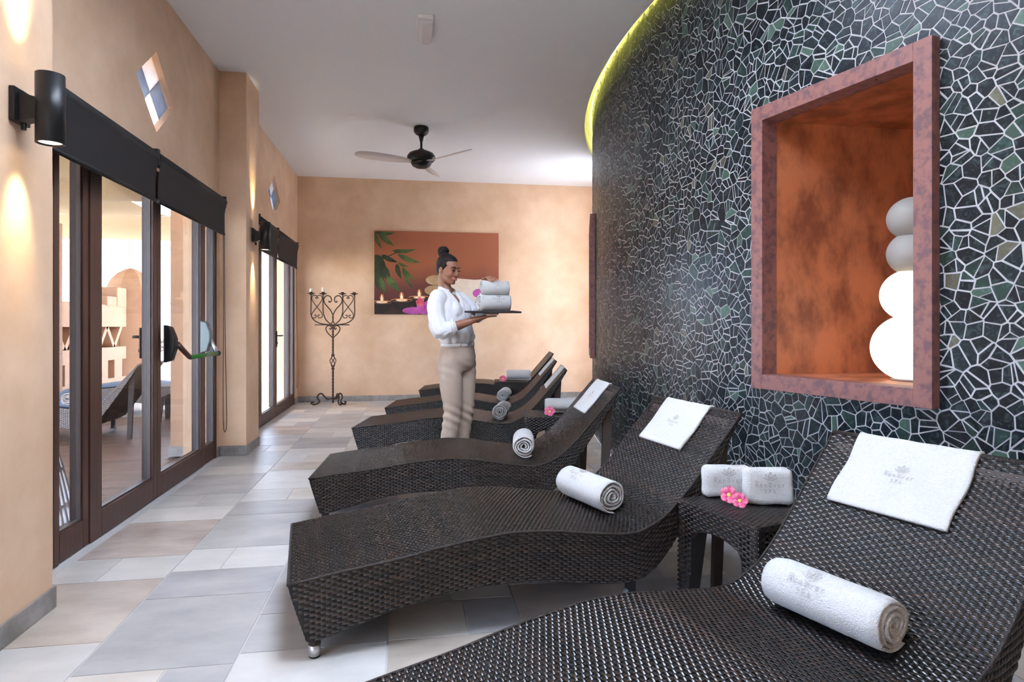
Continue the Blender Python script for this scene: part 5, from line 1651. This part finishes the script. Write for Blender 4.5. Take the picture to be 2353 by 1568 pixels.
body.ball((0.101, 0, -0.037), (0.011, 0.0105, 0.009), 10, 8, HM)
body.ball((0.083, 0, -0.066), (0.013, 0.022, 0.012), 12, 8, HM)
NB = Vector((-0.052, 0.012, 1.395))
limb(body, [HP(-0.022, 0, -0.045), HP(-0.02, 0, -0.10), NB, NB + Vector((0, 0, -0.06))], [0.050, 0.047, 0.052, 0.075])
loft(body, [(NB + Vector((0.005, 0, -0.01)), rt * 0.09, fw * 0.06), (Vector((-0.03, 0, 1.34)), rt * 0.15, fw * 0.088), (Vector((-0.01, 0, 1.25)), rt * 0.145, fw * 0.105), (Vector((0.01, 0, 1.13)), rt * 0.12, fw * 0.09), (Vector((0.033, 0, 1.02)), rt * 0.122, fw * 0.084), (Vector((0.04, 0, 0.90)), rt * 0.14, fw * 0.10), (Vector((0.04, 0, 0.84)), rt * 0.10, fw * 0.08)])
hipR, hipL = Vector((0.035, 0, 0.90)) + rt * 0.085, Vector((0.035, 0, 0.90)) - rt * 0.085
legR = [hipR, Vector((-0.004, -0.085, 0.70)), Vector((0.008, -0.090, 0.50)), Vector((-0.022, -0.078, 0.28)), Vector((-0.042, -0.070, 0.075))]
legL = [hipL, Vector((0.088, 0.055, 0.70)), Vector((0.092, 0.045, 0.50)), Vector((0.062, 0.055, 0.28)), Vector((0.045, 0.062, 0.075))]
for lg in (legR, legL):
    limb(body, lg, [0.080, 0.068, 0.050, 0.046, 0.034]); body.ball(lg[-1] + fw * 0.07 + Vector((0, 0, -0.045)), (0.07, 0.04, 0.022))
# arms
shR, elR, wrR = Vector((-0.112, -0.145, 1.345)), Vector((-0.072, -0.215, 1.098)), Vector((0.185, -0.205, 1.190))
limb(body, [shR + Vector((0.01, 0.01, -0.01)), (shR + elR) / 2, elR], [0.040, 0.040, 0.036]); limb(body, [elR, elR * 0.6 + wrR * 0.4, wrR], [0.040, 0.038, 0.0235])
shL, elL, wrL = Vector((0.062, 0.145, 1.345)), Vector((0.185, 0.105, 1.205)), Vector((0.280, -0.075, 1.498))
limb(body, [shL + Vector((-0.01, -0.01, -0.01)), (shL + elL) / 2, elL], [0.040, 0.040, 0.036]); limb(body, [elL, elL * 0.6 + wrL * 0.4, wrL], [0.040, 0.037, 0.0235])
def hand(wr, d, n, side, curl, thumb_dir):
    """wr: wrist, d: along the fingers, n: back of the hand, side: towards the little finger"""
    d, n, side = d.normalized(), n.normalized(), side.normalized()
    nails = []
    pm_ = [wr, wr + d * 0.035, wr + d * 0.075]
    loft(body, [(wr - d * 0.01, side * 0.026, n * 0.020), (wr + d * 0.03, side * 0.036, n * 0.017), (wr + d * 0.075, side * 0.041, n * 0.014), (wr + d * 0.088, side * 0.036, n * 0.011)], 14)
    for k, (o_, L) in enumerate([(-0.031, 0.070), (-0.0105, 0.078), (0.0105, 0.072), (0.031, 0.056)]):
        b = wr + d * 0.080 + side * o_; p = [b - d * 0.01]; dd = d.copy()
        q = b.copy()
        for seg, f in ((0.45, curl[0]), (0.30, curl[1]), (0.25, curl[2])):
            ax = side; dd = Matrix.Rotation(f, 3, ax) @ dd; q = q + dd * L * seg; p.append(q.copy())
        body.tube(catmull(p, 4), [0.0088 - 0.0022 * i / (len(p) * 4 - 4) for i in range(len(catmull(p, 4)))], 9); body.ball(p[-1], 0.0068, 9, 7)
        nails.append((p[-1], (dd.cross(side)).normalized(), dd))
    b = wr + d * 0.022 - side * 0.028
    t = thumb_dir.normalized()
    p = [b, b + t * 0.032, b + t * 0.030 + (t * 0.6 + d * 0.6).normalized() * 0.036]
    body.tube(catmull(p, 4), 0.0100, 9); body.ball(p[-1], 0.0092, 9, 7)
    return nails
# right hand, palm up beneath the tray: fingers spread forward
hand(wrR + Vector((0.0, 0, 0.0)), Vector((0.95, 0.02, 0.22)), Vector((0.2, 0, -1)), Vector((0.05, -1, 0.0)), (-0.10, -0.06, -0.04), Vector((0.7, 0.7, 0.15)))
# left hand lying over the upper towel, fingers bent down its front
nl = hand(wrL, Vector((0.24, -0.95, -0.02)), Vector((0.0, 0.1, 1)), Vector((0.97, 0.2, 0)), (0.15, 0.55, 0.45), Vector((-0.5, -0.75, -0.15)))
body_o = blend(body, 'body', M_skin, 0.0050, 3, person)
# face details
for s in (-1, 1):
    MB().ball((0.0865, s * 0.031, -0.003), (0.007, 0.013, 0.0045), 12, 8, HM).build('eye', M_eye, person)
    MB().tube([HP(0.086, s * 0.015, -0.0015), HP(0.0935, s * 0.027, 0.0008), HP(0.088, s * 0.040, -0.0005), HP(0.079, s * 0.049, -0.003)], [0.0014, 0.002, 0.0022, 0.0012], 6).build('eyelash', M_hair, person)
    MB().tube([HP(0.0905, s * 0.012, 0.017), HP(0.0905, s * 0.026, 0.0235), HP(0.084, s * 0.040, 0.0235), HP(0.073, s * 0.052, 0.017)], [0.0022, 0.0034, 0.0028, 0.0014], 6).build('eyebrow', M_hair, person)
    MB().ball((-0.008, s * 0.077, -0.050), 0.0045, 10, 8, HM).build('earring', M_white, person)
for u, th in ((-0.0615, 0.0042), (-0.0705, 0.0052)):
    MB().tube([HP(0.080, -0.024, u + 0.0035), HP(0.092, -0.012, u), HP(0.0955, 0, u - 0.001), HP(0.092, 0.012, u), HP(0.080, 0.024, u + 0.0035)], [0.0015, th, th * 1.05, th, 0.0015], 8).build('lip', M_lip, person)
MB().tube([HP(0.086, -0.017, -0.0648), HP(0.0955, 0, -0.0662), HP(0.086, 0.017, -0.0648)], 0.0026, 6, flat=0.7).build('teeth', M_white, person)
# hair: drawn back smooth into a high bun
hb = MB()
hb.ball((-0.022, 0, 0.026), (0.086, 0.0755, 0.088), 24, 16, HM)
hb.ball((-0.002, 0, 0.060), (0.068, 0.062, 0.046), 20, 12, HM)
hb.ball((-0.045, 0, -0.012), (0.056, 0.064, 0.062), 18, 12, HM)
hb.ball((-0.058, 0, 0.092), (0.036, 0.036, 0.032), 16, 10, HM)
for k in range(7):
    a = k * 2 * PI / 7
    hb.ball((-0.078 + 0.018 * math.cos(a) * 0.6, 0.020 * math.sin(a), 0.118 + 0.016 * math.cos(a)), (0.030, 0.030, 0.027), 14, 10, HM)
hb.ball((-0.085, 0, 0.122), (0.040, 0.043, 0.036), 18, 12, HM)
for s in (-1, 1): hb.tube([HP(0.030, s * 0.060, 0.030), HP(0.012, s * 0.0665, 0.002), HP(0.006, s * 0.067, -0.018)], [0.012, 0.008, 0.003], 8)
blend(hb, 'hair', M_hair, 0.005, 3, person)
# blouse
sb = MB()
loft(sb, [(Vector((0.036, 0, 1.010)), rt * 0.142, fw * 0.100), (Vector((0.034, 0, 1.04)), rt * 0.160, fw * 0.118), (Vector((0.030, 0, 1.06)), rt * 0.166, fw * 0.126), (Vector((0.018, 0, 1.13)), rt * 0.156, fw * 0.118), (Vector((0.003, 0, 1.22)), rt * 0.162, fw * 0.122), (Vector((-0.012, 0, 1.29)), rt * 0.170, fw * 0.118), (Vector((-0.026, 0, 1.345)), rt * 0.165, fw * 0.100), (Vector((-0.038, 0.003, 1.385)), rt * 0.120, fw * 0.082), (Vector((-0.048, 0.008, 1.42)), rt * 0.066, fw * 0.064)], 28)
for s in (-1, 1): sb.ball(Vector((0.0, 0, 1.255)) + fw * 0.068 + rt * s * 0.055, (0.060, 0.060, 0.075), 16, 12)
limb(sb, [Vector((-0.098, -0.128, 1.352)), Vector((-0.112, -0.160, 1.29)), Vector((-0.100, -0.195, 1.19)), Vector((-0.075, -0.215, 1.115)), Vector((-0.02, -0.215, 1.112)), Vector((0.018, -0.213, 1.130))], [0.066, 0.066, 0.064, 0.064, 0.058, 0.054])
limb(sb, [Vector((0.045, 0.120, 1.355)), Vector((0.095, 0.145, 1.315)), Vector((0.150, 0.128, 1.255)), Vector((0.190, 0.100, 1.228)), Vector((0.222, 0.040, 1.305))], [0.058, 0.060, 0.058, 0.056, 0.050])
def wrk(co, n):
    f = 0.006 * noise.noise(Vector((co.x * 14, co.y * 14, co.z * 7))) + 0.004 * noise.noise(Vector((co.x * 40 + co.z * 18, co.y * 30, co.z * 22)))
    if co.z < 1.09: f += 0.004 * math.sin(co.x * 90 + co.y * 60)
    q = co - Vector((-0.03, 0, 0)); fr_, sd = q.dot(fw), q.dot(rt)
    if fr_ > 0.02 and co.z > 1.285 and abs(sd) < 0.006 + (co.z - 1.285) * 0.36:
        return co - fw * 0.040                      # open V of the neckline
    return co + n * f
blend(sb, 'blouse', M_shirt, 0.006, 8, person, wrinkle=wrk)
# stand collar: a band round the neck, open at the front
V, F = [], []; n = 26
for i in range(n + 1):
    a = math.radians(32 + (360 - 64) * i / n)
    dirv = fw * math.cos(a) + rt * math.sin(a)
    c = Vector((-0.048, 0.010, 1.392)); drop = 0.030 * max(0, math.cos(a)) 
    for rr_, zz in ((0.069, 0.0), (0.073, 0.0), (0.063, 0.050), (0.059, 0.050)):
        V.append(c + dirv * rr_ * (1.0 + 0.10 * max(0, math.cos(a))) + Vector((0, 0, zz - drop)))
for i in range(n):
    for k in range(4):
        l = (k + 1) % 4; F.append((4 * i + k, 4 * i + l, 4 * i + 4 + l, 4 * i + 4 + k))
F += [(0, 1, 2, 3), (4 * n + 3, 4 * n + 2, 4 * n + 1, 4 * n)]
MB().add(V, F, True).build('collar', M_shirt, person)
MB().lathe([(0.060, -0.012), (0.062, 0.0), (0.060, 0.014), (0.052, 0.014), (0.054, -0.012)], 24, M=Matrix.Translation(Vector((0.026, -0.213, 1.133))) @ Vector((1, 0.03, 0.22)).to_track_quat('Z', 'Y').to_matrix().to_4x4()).build('cuff', M_shirt, person)
nb_ = Vector((0.055, -0.085, 1.205))
MB().box(-0.024, 0.024, -0.0025, 0.0025, -0.010, 0.010, M=Matrix.Translation(Vector((0.004, 0, 1.235)) + fw * 0.135 - rt * 0.075) @ Matrix.Rotation(math.atan2(fw.y, fw.x) + PI / 2, 4, 'Z') @ Matrix.Rotation(0.25, 4, 'Y')).build('name_badge', mat('bronze_badge', (0.22, 0.17, 0.10), rough=0.3, metal=0.6), person)
# trousers
tb = MB()
loft(tb, [(Vector((0.036, 0, 1.012)), rt * 0.136, fw * 0.098), (Vector((0.038, 0, 0.97)), rt * 0.150, fw * 0.112), (Vector((0.040, 0, 0.90)), rt * 0.163, fw * 0.122), (Vector((0.040, 0, 0.84)), rt * 0.160, fw * 0.112), (Vector((0.038, 0, 0.80)), rt * 0.12, fw * 0.09)], 26)
limb(tb, [legR[0] + Vector((0, 0, -0.03)), legR[1], legR[2], legR[3], legR[4] + Vector((0, 0, 0.03))], [0.092, 0.086, 0.069, 0.064, 0.061], 18)
limb(tb, [legL[0] + Vector((0, 0, -0.03)), legL[1], legL[2], legL[3], legL[4] + Vector((0, 0, 0.03))], [0.092, 0.086, 0.069, 0.064, 0.061], 18)
def wrk2(co, n):
    k = math.exp(-((co.z - 0.46) / 0.12) ** 2) + 0.6 * math.exp(-((co.z - 0.82) / 0.08) ** 2)
    return co + n * (0.003 * noise.noise(co * 9) + 0.0045 * k * math.sin(co.z * 95 + co.x * 40 + co.y * 25))
tr_o = blend(tb, 'trousers', M_trous, 0.006, 6, person, wrinkle=wrk2)
V, F = [], []; n = 40
for i in range(n):
    a = 2 * PI * i / n
    for k_, zz in ((0.0, -0.014), (0.006, -0.014), (0.006, 0.014), (0.0, 0.014)):
        V.append(Vector((0.036, 0, 0.998 + zz)) + rt * (0.141 + k_) * math.cos(a) + fw * (0.103 + k_) * math.sin(a))
for i in range(n):
    j = (i + 1) % n
    for k in range(4):
        l = (k + 1) % 4; F.append((4 * i + k, 4 * i + l, 4 * j + l, 4 * j + k))
belt = MB().add(V, F, True).build('belt', M_white, person)
for a in (60, 105, 140):
    d_ = rt * 0.149 * math.cos(math.radians(a)) + fw * 0.111 * math.sin(math.radians(a))
    MB().tube([Vector((0.036, 0, 0.984)) + d_, Vector((0.036, 0, 1.022)) + d_], 0.005, 6).build('belt_loop', M_trous, belt)
MB().box(-0.016, 0.016, -0.004, 0.004, -0.016, 0.016, M=Matrix.Translation(Vector((0.036, 0, 0.998)) + fw * 0.112) @ Matrix.Rotation(math.atan2(fw.y, fw.x) + PI / 2, 4, 'Z')).build('buckle', M_steel, belt, bevel=0.003)
M_shoe = mat('white_shoe', (0.7, 0.7, 0.7), rough=0.5)
for lg in (legR, legL):
    sh = MB(); q = lg[-1]
    loft(sh, [(q + Vector((0, 0, -0.040)) - fw * 0.055, rt * 0.024, Vector((0, 0, 0.030))), (q + Vector((0, 0, -0.025)) - fw * 0.03, rt * 0.034, Vector((0, 0, 0.048))), (q + Vector((0, 0, -0.030)) + fw * 0.03, rt * 0.036, Vector((0, 0, 0.044))), (q + Vector((0, 0, -0.045)) + fw * 0.10, rt * 0.042, Vector((0, 0, 0.029))), (q + Vector((0, 0, -0.053)) + fw * 0.16, rt * 0.034, Vector((0, 0, 0.021))), (q + Vector((0, 0, -0.058)) + fw * 0.185, rt * 0.015, Vector((0, 0, 0.012)))], 16)
    sh.build('shoe', M_shoe, person)
# tray and the towels on it
def wpos(v): return Vector(person.location) + Matrix.Rotation(-TH, 3, 'Z') @ Vector(v)
TRZ = 1.238
tray = empty('serving_tray', wpos((0.318, -0.165, TRZ)), -TH + math.radians(-14)); tag(tray, 'black serving tray held on the womans palm', 'tray')
MB().box(-0.175, 0.175, -0.135, 0.135, 0, 0.006).build('plate', M_black, tray, bevel=0.002)
for (x0, x1, y0, y1) in ((-0.18, 0.18, -0.14, -0.133), (-0.18, 0.18, 0.133, 0.14), (-0.18, -0.173, -0.133, 0.133), (0.173, 0.18, -0.133, 0.133)):
    MB().box(x0, x1, y0, y1, 0, 0.014).build('rim', M_black, tray, bevel=0.002)
towel_roll(wpos((0.320, -0.165, TRZ + 0.006)), -TH - PI / 2 - math.radians(-22 + 180), 0.066, 0.235, 'rolled white towel lying on the black tray, lower of two', 'towels on the tray', 51, turns=3, logo_at=(PI * 0.86, -0.02), lscale=0.11)
towel_roll(wpos((0.325, -0.165, TRZ + 0.006 + 0.125)), -TH - PI / 2 - math.radians(-18 + 180), 0.055, 0.20, 'rolled white towel under the womans hand, upper of two', 'towels on the tray', 52, turns=3, logo_at=(PI * 0.82, -0.015), lscale=0.10)
